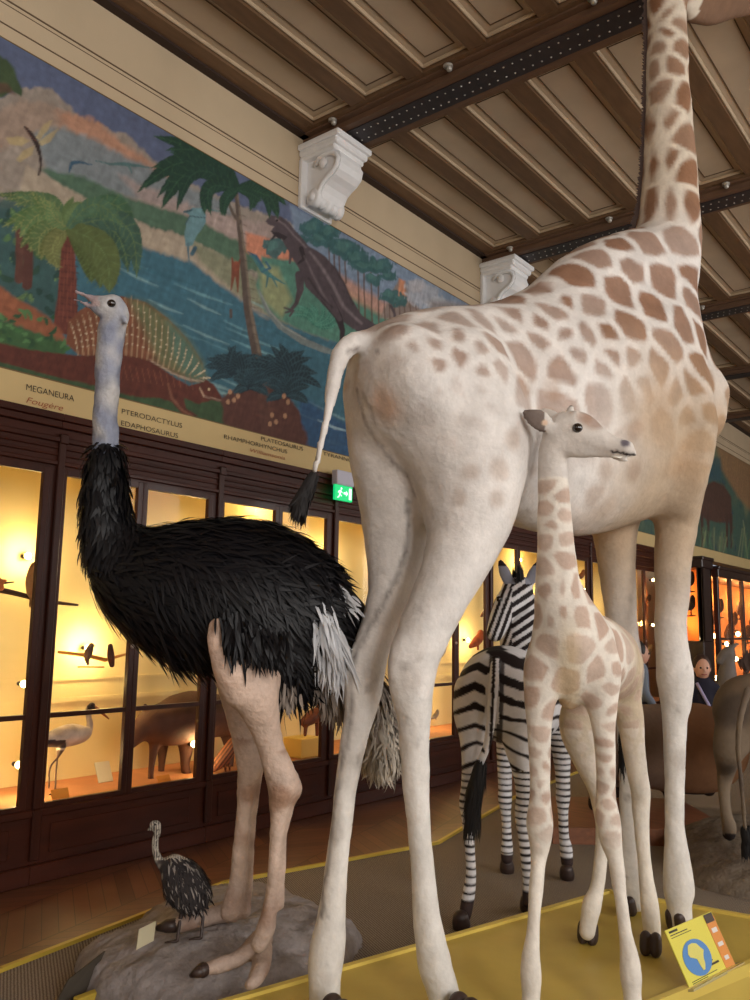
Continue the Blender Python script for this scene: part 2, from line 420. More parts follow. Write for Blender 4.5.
def parquet():
    m = bpy.data.materials.new('chevron_oak_parquet'); m.use_nodes = True; nt = m.node_tree; L = nt.links.new
    b = nt.nodes['Principled BSDF']; b.inputs['Roughness'].default_value = 0.38; b.inputs['Coat Weight'].default_value = 0.12
    tc = N(nt, 'ShaderNodeTexCoord'); sp = N(nt, 'ShaderNodeSeparateXYZ'); L(tc.outputs['Object'], sp.inputs[0])
    def mth(op, a, v, w=None):
        n = N(nt, 'ShaderNodeMath', operation=op)
        for i, q in enumerate((a, v, w)):
            if q is None: continue
            if isinstance(q, (int, float)): n.inputs[i].default_value = q
            else: L(q, n.inputs[i])
        return n.outputs[0]
    W_, P_ = 0.42, 0.105
    ca, sa = math.cos(0.25), math.sin(0.25)
    x2 = mth('ADD', mth('MULTIPLY', sp.outputs[0], ca), mth('MULTIPLY', sp.outputs[1], sa)); y2 = mth('SUBTRACT', mth('MULTIPLY', sp.outputs[1], ca), mth('MULTIPLY', sp.outputs[0], sa))
    tri = mth('PINGPONG', x2, W_); v = mth('DIVIDE', mth('ADD', y2, tri), P_)
    col = mth('FLOOR', mth('DIVIDE', x2, W_), 0); row = mth('FLOOR', v, 0)
    wn = N(nt, 'ShaderNodeTexWhiteNoise', noise_dimensions='2D'); cb = N(nt, 'ShaderNodeCombineXYZ'); L(col, cb.inputs[0]); L(row, cb.inputs[1]); L(cb.outputs[0], wn.inputs['Vector'])
    fr = mth('FRACT', v, 0); gr = mth('LESS_THAN', fr, 0.05); fx = mth('FRACT', mth('DIVIDE', x2, W_), 0); g2 = mth('LESS_THAN', fx, 0.015); g = mth('MAXIMUM', gr, g2)
    rp = N(nt, 'ShaderNodeValToRGB'); e = rp.color_ramp.elements; e[0].color = (*lin((98, 58, 38)), 1); e[1].color = (*lin((124, 78, 52)), 1); L(wn.outputs['Value'], rp.inputs[0])
    nz = N(nt, 'ShaderNodeTexNoise'); nz.inputs['Scale'].default_value = 9; nz.inputs['Detail'].default_value = 6; L(tc.outputs['Object'], nz.inputs['Vector'])
    mr = N(nt, 'ShaderNodeMapRange'); mr.inputs[3].default_value = 0.75; mr.inputs[4].default_value = 1.2; L(nz.outputs['Fac'], mr.inputs[0])
    vm = N(nt, 'ShaderNodeVectorMath', operation='SCALE'); L(rp.outputs[0], vm.inputs[0]); L(mr.outputs[0], vm.inputs['Scale'])
    mx = N(nt, 'ShaderNodeMixRGB'); L(g, mx.inputs[0]); L(vm.outputs[0], mx.inputs[1]); mx.inputs[2].default_value = (*lin((58, 32, 20)), 1); L(mx.outputs[0], b.inputs['Base Color'])
    return m
def carpet():
    m = bpy.data.materials.new('woven_brown_carpet'); m.use_nodes = True; nt = m.node_tree; L = nt.links.new
    b = nt.nodes['Principled BSDF']; b.inputs['Roughness'].default_value = 0.95; b.inputs['Specular IOR Level'].default_value = 0.1
    tc = N(nt, 'ShaderNodeTexCoord'); mp = N(nt, 'ShaderNodeMapping'); mp.inputs['Rotation'].default_value = (0, 0, 0.5); L(tc.outputs['Object'], mp.inputs[0])
    w = []
    for ax in ('X', 'Y'):
        t = N(nt, 'ShaderNodeTexWave', bands_direction=ax); t.inputs['Scale'].default_value = 34 if ax == 'X' else 26; t.inputs['Distortion'].default_value = 1.5; t.inputs['Detail Scale'].default_value = 3; L(mp.outputs[0], t.inputs[0]); w.append(t.outputs['Fac'])
    mu = N(nt, 'ShaderNodeMath', operation='MULTIPLY'); L(w[0], mu.inputs[0]); L(w[1], mu.inputs[1])
    rp = N(nt, 'ShaderNodeValToRGB'); e = rp.color_ramp.elements; e[0].color = (*lin((108, 96, 84)), 1); e[1].color = (*lin((176, 162, 146)), 1); e[1].position = 0.7; L(mu.outputs[0], rp.inputs[0])
    L(rp.outputs[0], b.inputs['Base Color']); bp = N(nt, 'ShaderNodeBump'); bp.inputs['Strength'].default_value = 0.5; bp.inputs['Distance'].default_value = 0.004; L(mu.outputs[0], bp.inputs['Height']); L(bp.outputs[0], b.inputs['Normal'])
    return m
M_floor, M_carpet = parquet(), carpet()

# ------------------------------------------------------------------ shell
struct('floor', MB().box((-5.4, YB, -0.1), (XR, YE, 0)), M_floor)
struct('ceiling', MB().box((WX - 0.3, YB, ZC + 0.005), (XR + 0.3, YE, ZC + 0.15)), M_ceil)
Z_TOP = 2.575                                       # top of the cabinets, lower edge of the lettered band
wl = MB().box((WX - 0.25, YB, Z_TOP), (WX, YE, ZC + 0.1))
wall_left = struct('wall_left', wl, M_cream)
b = MB().box((WX - 1.05, YB, 0), (WX - 0.95, YE, Z_TOP + 0.1)); struct('wall_behind_cases', b, M_cream)
def holed_wall(name, axis, c0, c1, u0, u1, holes, z0, z1):
    m = MB(); edges = [u0]
    for (a, b_) in holes: edges += [a, b_]
    edges.append(u1)
    def bx(a, b_, za, zb):
        if axis == 'x': m.box((c0, a, za), (c1, b_, zb))
        else: m.box((a, c0, za), (b_, c1, zb))
    for i in range(0, len(edges), 2): bx(edges[i], edges[i + 1], 0, ZC + 0.1)
    for (a, b_) in holes: bx(a, b_, 0, z0); bx(a, b_, z1, ZC + 0.1)
    return struct(name, m, M_cream)
holed_wall('wall_right', 'x', XR, XR + 0.2, YB, YE, [(y - 0.95, y + 0.95) for y in RIGHT_WINDOWS], 1.2, 4.2)
holed_wall('wall_back', 'y', YB - 0.2, YB, WX - 1.05, XR + 0.2, [(x - 0.95, x + 0.95) for x in BACK_WINDOWS], 1.2, 4.2)
struct('wall_far', MB().box((WX - 1.05, YE, 0), (XR + 0.2, YE + 0.2, ZC + 0.1)), M_cream)
k = 1
for y in RIGHT_WINDOWS:
    m = MB()
    for t in (-0.92, 0, 0.92): m.box((XR + 0.02, y + t - 0.03, 1.2), (XR + 0.07, y + t + 0.03, 4.2))
    for z in (1.23, 2.2, 3.2, 4.17): m.box((XR + 0.021, y - 0.95, z - 0.03), (XR + 0.069, y + 0.95, z + 0.03))
    struct('window_%d' % k, m, M_white); k += 1
for x in BACK_WINDOWS:
    m = MB()
    for t in (-0.92, 0, 0.92): m.box((x + t - 0.03, YB - 0.07, 1.2), (x + t + 0.03, YB - 0.02, 4.2))
    for z in (1.23, 2.2, 3.2, 4.17): m.box((x - 0.95, YB - 0.069, z - 0.03), (x + 0.95, YB - 0.021, z + 0.03))
    struct('window_%d' % k, m, M_white); k += 1
# painted lines, dark cove
tr = MB()
for z, h in ((4.897, 0.010), (4.865, 0.004), (4.745, 0.008)): tr.box((WX, YB, z - h), (WX + 0.003, YE, z))
struct('trim_1', tr, M_line)
struct('trim_2', MB().box((WX, YB, 5.235), (WX + 0.07, YE, ZC)).box((WX + 0.07, YB, 5.27), (WX + 0.12, YE, ZC)), mat('dark_brown_cove', (52, 34, 24), 0.7))
# joists run along the hall, beams run across it
BEAMS = [4.5 + 2.75 * i for i in range(-3, 8)]
BW, BH = 0.20, 0.12
pan = MB(); joi = MB(); mou = MB()
PX = [-4.20 + 0.52 * i for i in range(0, 17)]
for bi, y0 in enumerate([YB] + BEAMS):
    ya = y0 + (0.46 if bi else 0); yb = ([YB] + BEAMS + [YE])[bi + 1] - 0.06
    for x in PX:
        x0, x1 = x, x + 0.385
        # a flat moulding frame round each panel
        for (a, b_) in (((x0, ya), (x0 + 0.024, yb)), ((x1 - 0.024, ya), (x1, yb)), ((x0, ya), (x1, ya + 0.024)), ((x0, yb - 0.024), (x1, yb))):
            mou.box((a[0], a[1], ZC - 0.024), (b_[0], b_[1], ZC + 0.004), bev=0.008)
        q = 0.07
        for (a, b_) in (((x0 + q, ya + q), (x0 + q + 0.006, yb - q)), ((x1 - q - 0.006, ya + q), (x1 - q, yb - q)), ((x0 + q, ya + q), (x1 - q, ya + q + 0.006)), ((x0 + q, yb - q - 0.006), (x1 - q, yb - q))):
            pan.box((a[0], a[1], ZC), (b_[0], b_[1], ZC + 0.006))
for i, x in enumerate(PX + [PX[-1] + 0.52]):
    joi.box((x - 0.135, YB, ZC - 0.045), (x, YE, ZC + 0.004))
for bi, y0 in enumerate([YB] + BEAMS):
    if bi: joi.box((WX, y0 - 0.058, ZC - 0.049), (XR, y0 + 0.455, ZC + 0.002))
struct('trim_3', mou, M_mould); struct('trim_4', pan, M_line); struct('trim_5', joi, M_joist)
for bi, y0 in enumerate(BEAMS):
    if bi < 2: continue
    e = empty('ceiling_beam', (WX, y0, ZC - BH), 'dark wood and riveted steel beam crossing the ceiling', 'beam', 'beams across the ceiling')
    if bi == 3: e['label'] = 'nearest dark ceiling beam, resting on the big white scroll bracket'; 
    elif bi == 4: e['label'] = 'second dark ceiling beam, behind the tall giraffe neck'
    elif bi >= 5: e['label'] = 'dark ceiling beam seen to the right of the giraffe, ' + ['nearest', 'second', 'third', 'fourth', 'fifth', 'farthest'][bi - 5] + ' of those'
    else: e['label'] = 'dark ceiling beam overhead, just before the one on the big white bracket'
    MB().box((WX, y0 + 0.03, 5.19), (XR, y0 + 0.35, 5.245)).box((WX, y0 - 0.02, 5.235), (XR, y0 + 0.40, ZC - 0.001)).build('wood_casing', M_oldw, e)
    MB().box((WX, y0 + 0.09, 5.18), (XR, y0 + 0.29, 5.192)).build('steel_plate', M_steel, e)
    if 2 < bi < 6:
        rv = MB()
        xs = np.arange(WX + 0.2, XR, 0.068)
        for x in xs:
            for dy in (0.14, 0.24):
                rv.ball((x + (0.034 if dy > 0.2 else 0), y0 + dy, ZC - BH), (0.0075, 0.0075, 0.005), 6, 4)
        r_ = rv.build('rivets', M_rivet, e); tag(r_, kind='stuff')
    if 2 < bi < 7:
        for x in (-4.02, -2.96, -1.90, -0.84, 0.22):
            MB().ball((x, y0 - 0.02, 5.222), 0.022, 12, 8).tube([(x, y0 - 0.035, 5.228), (x, y0 - 0.035, 5.24)], 0.034, 12).build('bolt', M_rivet, e, True)

# scroll brackets of white plaster
def corbel(y0, label):
    w_ = 0.35; prof = []
    e = empty('scroll_bracket', (WX, y0 + w_ / 2, 4.72), label, 'bracket', 'white scroll brackets under the beams')
    ab = MB()
    ab.box((WX, y0 - 0.035, 5.045), (WX + 0.40, y0 + w_ + 0.035, 5.085), bev=0.008)
    ab.box((WX, y0 - 0.02, 5.005), (WX + 0.375, y0 + w_ + 0.02, 5.05), bev=0.012)
    ab.box((WX, y0 - 0.008, 4.975), (WX + 0.345, y0 + w_ + 0.008, 5.01), bev=0.01)
    ab.build('abacus', M_white, e)
    # S-shaped body: (out from the wall, height)
    out = [(0.0, 4.99), (0.325, 4.99), (0.35, 4.965), (0.363, 4.93), (0.362, 4.89), (0.345, 4.852), (0.31, 4.822), (0.265, 4.802), (0.225, 4.778), (0.198, 4.745), (0.18, 4.705), (0.15, 4.68), (0.0, 4.67)]
    MB().extr([(WX + a, y0 + 0.05, z) for a, z in out], (0, w_ - 0.10, 0)).build('scroll_body', M_white, e, False)
    rim = [(0.12, 4.93), (0.17, 4.965), (0.25, 4.975), (0.32, 4.955), (0.348, 4.915), (0.335, 4.87), (0.295, 4.838), (0.245, 4.815), (0.20, 4.785), (0.175, 4.745), (0.155, 4.715)]
    for yy in (y0 + 0.035, y0 + w_ - 0.035):
        MB().tube([(WX + a, yy, z) for a, z in rim], 0.017, 8).build('scroll_edge', M_white, e, True)
    v = MB()
    for yy, r in ((y0 + 0.045, 0.052), (y0 + 0.105, 0.042), (y0 + 0.175, 0.05), (y0 + 0.245, 0.042), (y0 + 0.305, 0.052)):
        v.tube([(WX + 0.125, yy - 0.033, 4.705), (WX + 0.125, yy - 0.024, 4.705), (WX + 0.125, yy + 0.024, 4.705), (WX + 0.125, yy + 0.033, 4.705)], [r * 0.85, r * 1.15, r * 1.15, r * 0.85], 16)
    v.build('lower_roll', M_white, e, True)
    for yy in (y0 + 0.02, y0 + w_ - 0.02):
        MB().ball((WX + 0.215, yy + 0.0, 4.915), (0.036, 0.026, 0.036), 12, 8).build('rosette', M_white, e, True)
        MB().ball((WX + 0.125, yy, 4.705), (0.03, 0.032, 0.03), 12, 8).build('volute_eye', M_white, e, True)
    MB().box((WX, y0 - 0.012, 4.655), (WX + 0.035, y0 + w_ + 0.012, 4.99), bev=0.006).build('back_plate', M_white, e)
_cb = corbel
def corbel(y0, label):
    before = set(bpy.data.objects); _cb(y0, label); k_ = (5.178 - 4.655) / (5.085 - 4.655)
    for o in set(bpy.data.objects) - before:
        if o.type == 'MESH': o.data.transform(Matrix.Translation((0, 0, -0.065 * k_ + 0.0 - 0.0)) @ Matrix.Diagonal((1.07, 1.0, k_, 1.0)) @ Matrix.Translation((0, 0, 0.065)))
corb = {3: 'large white scroll bracket above the mural, nearest the viewer', 4: 'white scroll bracket just above the giraffe back', 6: 'white scroll bracket beyond the giraffe chest at right'}
for bi, lb in corb.items(): corbel(BEAMS[bi], lb)

# ------------------------------------------------------------------ glass-fronted cases along the left wall
P0, PW = 1.3905, 1.2045
NB = 10
XB = WX - 0.80
def bulb(loc, power, label, rad=0.022, out=0.0):
    m = MB().ball(loc, rad, 12, 8); e = empty('case_lamp', (loc[0], loc[1], loc[2] - rad), label, 'lamp', 'small lamps inside the lit cases')
    m.build('bulb', M_bulb, e, True)
    MB().tube([(loc[0] - 0.06, loc[1], loc[2]), (loc[0] - 0.012, loc[1], loc[2])], 0.014, 10).build('socket', M_sock, e, True)
    point('case_lamp_light', (loc[0] + 0.06, loc[1], loc[2]), power, (1.0, 0.72, 0.34), 0.03)
ordn = ['leftmost', 'second', 'third', 'fourth', 'fifth', 'sixth', 'seventh', 'eighth', 'ninth', 'tenth']
for kb in range(-1, NB):
    y0 = P0 + PW * kb; y1 = y0 + PW
    lab = ['glass-fronted case just outside the left edge', 'glass-fronted case holding the perched owl at far left', 'glass-fronted case holding the wading bird, behind the ostrich neck', 'glass-fronted case behind the ostrich body',
           'glass-fronted case under the green exit sign', 'glass-fronted case seen between the giraffe hind legs', 'glass-fronted case left of the zebra', 'glass-fronted case behind the zebra head', 'glass-fronted case behind the giraffe calf neck', 'glass-fronted case right of the calf neck', 'dark glass-fronted case between the giraffe front legs'][kb + 1]
    e = empty('display_cabinet', (WX, (y0 + y1) / 2, 0), lab, 'cabinet', 'wall of lit display cabinets')
    m = MB()
    m.box((WX - 0.02, y0, 0), (WX, y1, 0.385)); m.box((WX, y0, 0), (WX + 0.035, y1, 0.10), bev=0.006); m.box((WX, y0, 0.345), (WX + 0.02, y1, 0.385), bev=0.005)
    m.box((WX, y0 + 0.12, 0.145), (WX + 0.010, y1 - 0.12, 0.30), bev=0.004)
    m.build('base_panel', M_casev, e)
    m = MB(); m.box((WX - 0.02, y0, 2.26), (WX + 0.0, y1, Z_TOP))
    for a, b_, d in ((2.275, 2.30, 0.02), (2.33, 2.345, 0.012), (2.37, 2.385, 0.012), (2.41, 2.44, 0.022), (2.49, 2.53, 0.035), (2.53, Z_TOP - 0.004, 0.05)): m.box((WX, y0, a), (WX + d, y1, b_), bev=0.004)
    m.build('cornice', M_casev, e)
    # half posts at each side, pilaster strip in the middle of the joint
    MB().box((WX - 0.05, y0, 0.385), (WX + 0.0, y0 + 0.035, 2.26)).build('post', M_case, e); MB().box((WX - 0.05, y1 - 0.035, 0.385), (WX, y1, 2.26)).build('post', M_case, e)
    m = MB(); m.box((WX, y0 + 0.001, 0.385), (WX + 0.022, y0 + 0.045, 2.44), bev=0.005); m.box((WX + 0.0, y0 + 0.001, 2.40), (WX + 0.03, y0 + 0.055, 2.46), bev=0.006); m.box((WX, y0 + 0.001, 0.12), (WX + 0.026, y0 + 0.055, 0.385), bev=0.006); m.build('pilaster', M_case, e)
    yc = (y0 + y1) / 2
    for (a, b_) in ((y0 + 0.035, yc), (yc, y1 - 0.035)):
        d = MB(); t = 0.038; za, zb = 0.385, 2.26
        d.box((WX - 0.03, a, za), (WX + 0.004, a + t, zb), bev=0.003); d.box((WX - 0.03, b_ - t, za), (WX + 0.004, b_, zb), bev=0.003)
        d.box((WX - 0.03, a + t, za), (WX + 0.002, b_ - t, za + 0.025)); d.box((WX - 0.03, a + t, zb - 0.035), (WX + 0.002, b_ - t, zb)); d.box((WX - 0.028, a + t, 0.862), (WX, b_ - t, 0.888))
        dd = d.build('door', M_case, e)
        MB().box((WX - 0.018, a + t, za + 0.025), (WX - 0.014, b_ - t, zb - 0.035)).build('glass_pane', M_glass, dd)
        if b_ < y1 - 0.1:
            MB().tube([(WX + 0.004, b_ - 0.019, 1.25), (WX + 0.014, b_ - 0.019, 1.25)], 0.012, 8).build('keyhole_plate', M_rivet, dd, True)
    MB().box((XB - 0.02, y0, 0.30), (XB, y1, 2.50)).box((XB, y0, 0.86), (XB + 0.012, y1, 0.89)).box((XB, y0, 1.00), (XB + 0.01, y1, 1.02)).box((XB - 0.02, y0, 2.48), (WX - 0.02, y1, 2.50)).build('lining', M_inside, e)
    MB().box((XB, y0, 0.34), (WX - 0.02, y1, 0.36)).build('case_bottom', M_shelf, e)
cb = MB().box((XB, P0 - PW - 0.03, 0.3), (WX, P0 - PW, 2.55)); struct('trim_6', cb, M_case)
L_in = [  # (px, py of a lamp seen from the photo's spot, distance in front of the lining, power)
    (28, 556, 0.07, 17, 'case lamp glowing behind the owl'), (88, 648, 0.07, 20, 'case lamp glowing behind the two perched birds'), (24, 684, 0.30, 3, 'small case lamp low in the leftmost case, upper of two'), (19, 765, 0.35, 12, 'bright small case lamp at the lower left'),
    (194, 744, 0.5, 6, 'small case lamp shining on the dark hoofed animal'), (190, 560, 0.07, 9, 'case lamp hidden by the ostrich body'), (262, 500, 0.07, 16, 'case lamp above the ostrich back'), (325, 560, 0.07, 15, 'case lamp above the ostrich tail'), (320, 712, 0.4, 4, 'case lamp shining through below the ostrich tail'),
    (392, 560, 0.07, 10, 'case lamp behind the giraffe hind leg'), (448, 610, 0.1, 12, 'case lamp between the giraffe leg and the zebra'), (468, 640, 0.07, 14, 'case lamp left of the zebra neck'), (428, 700, 0.1, 8, 'low case lamp right of the giraffe hind leg'), (520, 560, 0.07, 12, 'case lamp above the zebra ears'),
    (538, 596, 0.1, 8, 'case lamp beside the calf neck'), (585, 590, 0.1, 10, 'case lamp right of the calf neck'), (609, 610, 0.2, 8, 'case lamp near the giraffe far front leg'), (653, 580, 0.3, 5, 'upper case lamp between the giraffe front legs'), (653, 625, 0.3, 4, 'lower case lamp between the giraffe front legs')]
for (x, y, d, p, lb) in L_in: bulb(onx(x, y, XB + d), p * 0.38, lb)

# ------------------------------------------------------------------ lettered band under the mural
band = struct('trim_7', MB().box((WX, YB, Z_TOP), (WX + 0.006, YE, 2.760)), mat('cream_painted_band', (212, 186, 132), 0.7, var=0.04, vs=3))
struct('trim_8', MB().box((WX, YB, 2.757), (WX + 0.010, YE, 2.763)).box((WX, YB, 4.646), (WX + 0.010, YE, 4.652)), mat('thin_gilt_edge', (120, 96, 58), 0.6))
M_ink = mat('black_lettering', (40, 30, 24), 0.7); M_red = mat('red_brown_lettering', (160, 74, 40), 0.7)
def text_mesh(s, shear=0.0, offset=0.0, space=1.0):
    c = bpy.data.curves.new('t', 'FONT'); c.body = s; c.size = 1.0; c.shear = shear; c.offset = offset; c.space_character = space; c.extrude = 0.0; c.resolution_u = 8
    o = bpy.data.objects.new('t', c); COL.objects.link(o); dg = bpy.context.evaluated_depsgraph_get(); me = bpy.data.meshes.new_from_object(o.evaluated_get(dg)); bpy.data.objects.remove(o); return me
def put_text(name, s, m, org, ux, uy, width, height, parent, shear=0.0, off=0.012):
    """letters laid on a surface: ux, uy unit vectors, width x height metres"""
    me = text_mesh(s, shear, -0.005); n = len(me.vertices); co = np.empty(n * 3); me.vertices.foreach_get('co', co); co = co.reshape(-1, 3)
    co[:, 0] = (co[:, 0] - co[:, 0].min()) / np.ptp(co[:, 0]); y0 = 0.0; co[:, 1] = (co[:, 1] - y0) / 0.70
    W_ = np.array(org)[None] + np.array(ux) * (co[:, :1] * width) + np.array(uy) * (co[:, 1:2] * height)
    me.vertices.foreach_set('co', np.ascontiguousarray(W_).ravel()); me.update(); me.name = name
    o = link(name, me, m, parent); return o
def wall_text(s, a, b_, h, m=None, shear=0.0):
    A, B = onx(a[0], a[1] - 3, WX), onx(b_[0], b_[1] - 3, WX)
    put_text('lettering', s, m or M_ink, (WX + 0.011, A[1], (A[2] + B[2]) / 2), (0, 1, 0), (0, 0, 1), B[1] - A[1], h, band, shear)
wall_text('MEGANEURA', (25, 394), (73, 404), 0.036)
wall_text('Fougère', (25, 406), (62, 414), 0.034, M_red, 0.3)
wall_text('PTERODACTYLUS', (120.6, 417.5), (181, 430.5), 0.032)
wall_text('EDAPHOSAURUS', (120, 429), (177, 441), 0.032)
wall_text('PLATEOSAURUS', (260, 444), (302, 453.5), 0.030)
wall_text('RHAMPHORHYNCHUS', (223, 442), (286, 456.5), 0.030)
wall_text('Williamsonia', (249, 455), (284, 463), 0.027, M_red, 0.2)
wall_text('TYRANNOSAURUS', (322, 459), (372, 470), 0.030)

# green running-man exit sign hung from the case cornice
def exit_sign():
    a = onx(332, 477, WX + 0.12); y0 = 4.97; z1 = 2.475; X = WX + 0.10
    A = ony(333, 476, 5.05); 
    e = empty('exit_sign', (X, 5.1, 2.24), 'small green and white emergency exit sign above the cases', 'sign')
    MB().box((X - 0.03, 5.0, 2.345), (X + 0.03, 5.21, 2.46), bev=0.006).build('lamp_housing', mat('grey_white_sign_housing', (206, 206, 222), 0.5), e)
    MB().box((WX + 0.04, 5.08, 2.43), (X - 0.03, 5.13, 2.45)).build('wall_bracket', M_white, e)
    g = emis('green_sign_face', (20, 190, 110), 0.9); w = emis('white_sign_pictogram', (225, 255, 235), 1.0)
    MB().box((X - 0.012, 5.0, 2.225), (X + 0.012, 5.21, 2.345), bev=0.003).build('sign_face', g, e)
    m = MB(); xx = X + 0.0125
    def rect(a, b_): m.box((xx, a[0], a[1]), (xx + 0.002, b_[0], b_[1]))
    def poly(p): m.extr([(xx, q[0], q[1]) for q in p], (0.002, 0, 0))
    rect((5.165, 2.24), (5.195, 2.33))
    poly([(5.10, 2.277), (5.13, 2.277), (5.13, 2.262), (5.152, 2.285), (5.13, 2.308), (5.13, 2.293), (5.10, 2.293)])
    m.tube([(xx + .001, 5.072, 2.318), (xx + .002, 5.072, 2.318)], 0.009, 10)
    poly([(5.055, 2.305), (5.068, 2.308), (5.060, 2.275), (5.048, 2.272)]); poly([(5.048, 2.278), (5.058, 2.276), (5.078, 2.262), (5.072, 2.255)]); poly([(5.050, 2.275), (5.058, 2.272), (5.045, 2.245), (5.025, 2.240), (5.025, 2.247), (5.038, 2.252)])
    poly([(5.068, 2.303), (5.085, 2.288), (5.082, 2.282), (5.064, 2.296)]); poly([(5.055, 2.305), (5.035, 2.295), (5.032, 2.28), (5.038, 2.28), (5.042, 2.290), (5.056, 2.296)])
    m.build('running_man_pictogram', w, e)
exit_sign()

_es = bpy.data.objects['exit_sign']; _es.location.y -= 0.105; _es.location.z += 0.14
# ------------------------------------------------------------------ the painted frieze of prehistoric life, flat on the wall
_l = lc
def _mut(c):
    g = c.mean(1, keepdims=True); return (c * 0.86 + g * 0.14) * 0.86
MUR = mat('painted_mural_surface', (120, 120, 120), 0.75, vcol=True, var=0.10, vs=22, bump=0.06, bs=70)
class Canvas:
    """a painted strip of wall; strokes are given where they are seen and land on the wall plane"""
    def __init__(s, y0, y1, st, base):
        s.ys = np.arange(y0, y1 + st / 2, st); s.zs = np.linspace(2.763, 4.646, int(1.883 / st) + 1)
        Y, Z = np.meshgrid(s.ys, s.zs, indexing='ij'); s.P = np.stack([np.full(Y.size, WX + 0.007), Y.ravel(), Z.ravel()], 1)
        x, y, d = proj(s.P); s.x = x; s.y = y; s.c = np.tile(lc(base), (len(x), 1)); s.n1 = noise(s.P, 1.1, 1); s.n2 = noise(s.P, 5.0, 2); s.n3 = noise(s.P, 17.0, 3)
        s.wob = 1.0
    def q(s, pts): p = np.asarray(pts, float); return p
    def mask(s, pts, soft=0.6, wob=0.6):
        p = s.q(pts); x = s.x + s.n2 * wob + s.n3 * wob * 0.5; y = s.y + s.n3 * wob - s.n2 * wob * 0.5
        lo, hi = p.min(0) - 4 - soft, p.max(0) + 4 + soft; idx = np.where((x > lo[0]) & (x < hi[0]) & (y > lo[1]) & (y < hi[1]))[0]; X, Yy = x[idx], y[idx]
        ins = np.zeros(len(idx), bool); dist = np.full(len(idx), 1e9)
        for i in range(len(p)):
            a, b_ = p[i], p[(i + 1) % len(p)]
            cr = (a[1] > Yy) != (b_[1] > Yy); xx = (b_[0] - a[0]) * (Yy - a[1]) / (b_[1] - a[1] + 1e-9) + a[0]; ins ^= cr & (X < xx)
            ab = b_ - a; t = np.clip(((X - a[0]) * ab[0] + (Yy - a[1]) * ab[1]) / (ab @ ab + 1e-9), 0, 1); dist = np.minimum(dist, np.hypot(X - a[0] - t * ab[0], Yy - a[1] - t * ab[1]))
        sd = np.where(ins, dist, -dist); return idx, np.clip(0.5 + sd / (2 * soft), 0, 1)
    def put(s, idx, m, col, a=1.0, vary=0.12):
        col = lc(col)[None] * (1 + vary * (s.n2[idx] * 0.6 + s.n3[idx] * 0.6))[:, None]; w = (m * a)[:, None]; s.c[idx] = s.c[idx] * (1 - w) + col * w
    def poly(s, pts, col, soft=0.6, a=1.0, wob=0.6, vary=0.12): i, m = s.mask(pts, soft, wob); s.put(i, m, col, a, vary)
    def line(s, pts, w, col, a=1.0, soft=0.5, wob=0.3):
        p = s.q(pts); w = np.broadcast_to(np.asarray(w, float), (len(p),)); x = s.x + s.n2 * wob; y = s.y + s.n3 * wob; mx = w.max() + 2
        lo, hi = p.min(0) - mx, p.max(0) + mx; idx = np.where((x > lo[0]) & (x < hi[0]) & (y > lo[1]) & (y < hi[1]))[0]; X, Yy = x[idx], y[idx]; m = np.zeros(len(idx))
        for i in range(len(p) - 1):
            ab = p[i + 1] - p[i]; t = np.clip(((X - p[i][0]) * ab[0] + (Yy - p[i][1]) * ab[1]) / (ab @ ab + 1e-9), 0, 1)
            d = np.hypot(X - p[i][0] - t * ab[0], Yy - p[i][1] - t * ab[1]); m = np.maximum(m, np.clip(((w[i] + (w[i + 1] - w[i]) * t) / 2 - d) / (2 * soft) + 0.5, 0, 1))
        s.put(idx, m, col, a)
    def blob(s, c, r, col, a=1.0, soft=3.0, rag=3.0):
        r = np.broadcast_to(np.asarray(r, float), (2,)); x = s.x + s.n3 * rag; y = s.y + s.n2 * rag; d = np.hypot((x - c[0]) / r[0], (y - c[1]) / r[1]); m = np.clip((1 - d) * r.min() / soft + 0.5, 0, 1); idx = np.where(m > 0)[0]; s.put(idx, m[idx], col, a)
    def leaf(s, a, b_, bend, w, col, col2=None, ribs=0):
        """a frond from a to b, arched by bend"""
        a, b_ = np.array(a, float), np.array(b_, float); d = b_ - a; nn = np.array([-d[1], d[0]]); t = np.linspace(0, 1, 12)[:, None]
        sp = a + d * t + nn * bend * np.sin(t * np.pi) ; tg = np.gradient(sp, axis=0); tg /= np.linalg.norm(tg, axis=1)[:, None]; pr = np.stack([-tg[:, 1], tg[:, 0]], 1)
        ww = w * np.sin(np.clip(t * 0.93 + 0.07, 0, 1) * np.pi) ** 0.7; s.poly(np.vstack([sp - pr * ww, (sp + pr * ww)[::-1]]), col, 0.5)
        if col2 is not None:
            for i in range(1, 11):
                for sg in (-1, 1):
                    e = sp[i] + pr[i] * ww[i] * sg * 0.9 + tg[i] * w * 0.5; s.line([sp[i], e], 0.9, col2, 0.55)
            s.line(sp, 0.9, col2, 0.8)
    def build(s, name):
        ny, nz = len(s.ys), len(s.zs); i = np.arange(ny * nz).reshape(ny, nz); Q = np.stack([i[:-1, :-1], i[1:, :-1], i[1:, 1:], i[:-1, 1:]], -1).reshape(-1, 4)
        st_ = s.P[:, 1] * 5 - s.P[:, 2] * 2.2; br = np.sin(st_ * 9 + 3 * s.n2 + 2 * s.n1) * 0.05 + 0.09 * s.n3 * s.n2 + 0.06 * s.n3; return qmesh(name, s.P, Q, _mut(s.c) * (1 + br)[:, None])
C = Canvas(1.30, 8.7, 0.0095, (92, 104, 138))
sky_t = sstep(260, 420, C.x); C.c = mixc(C.c, lc((120, 142, 178)), sky_t)
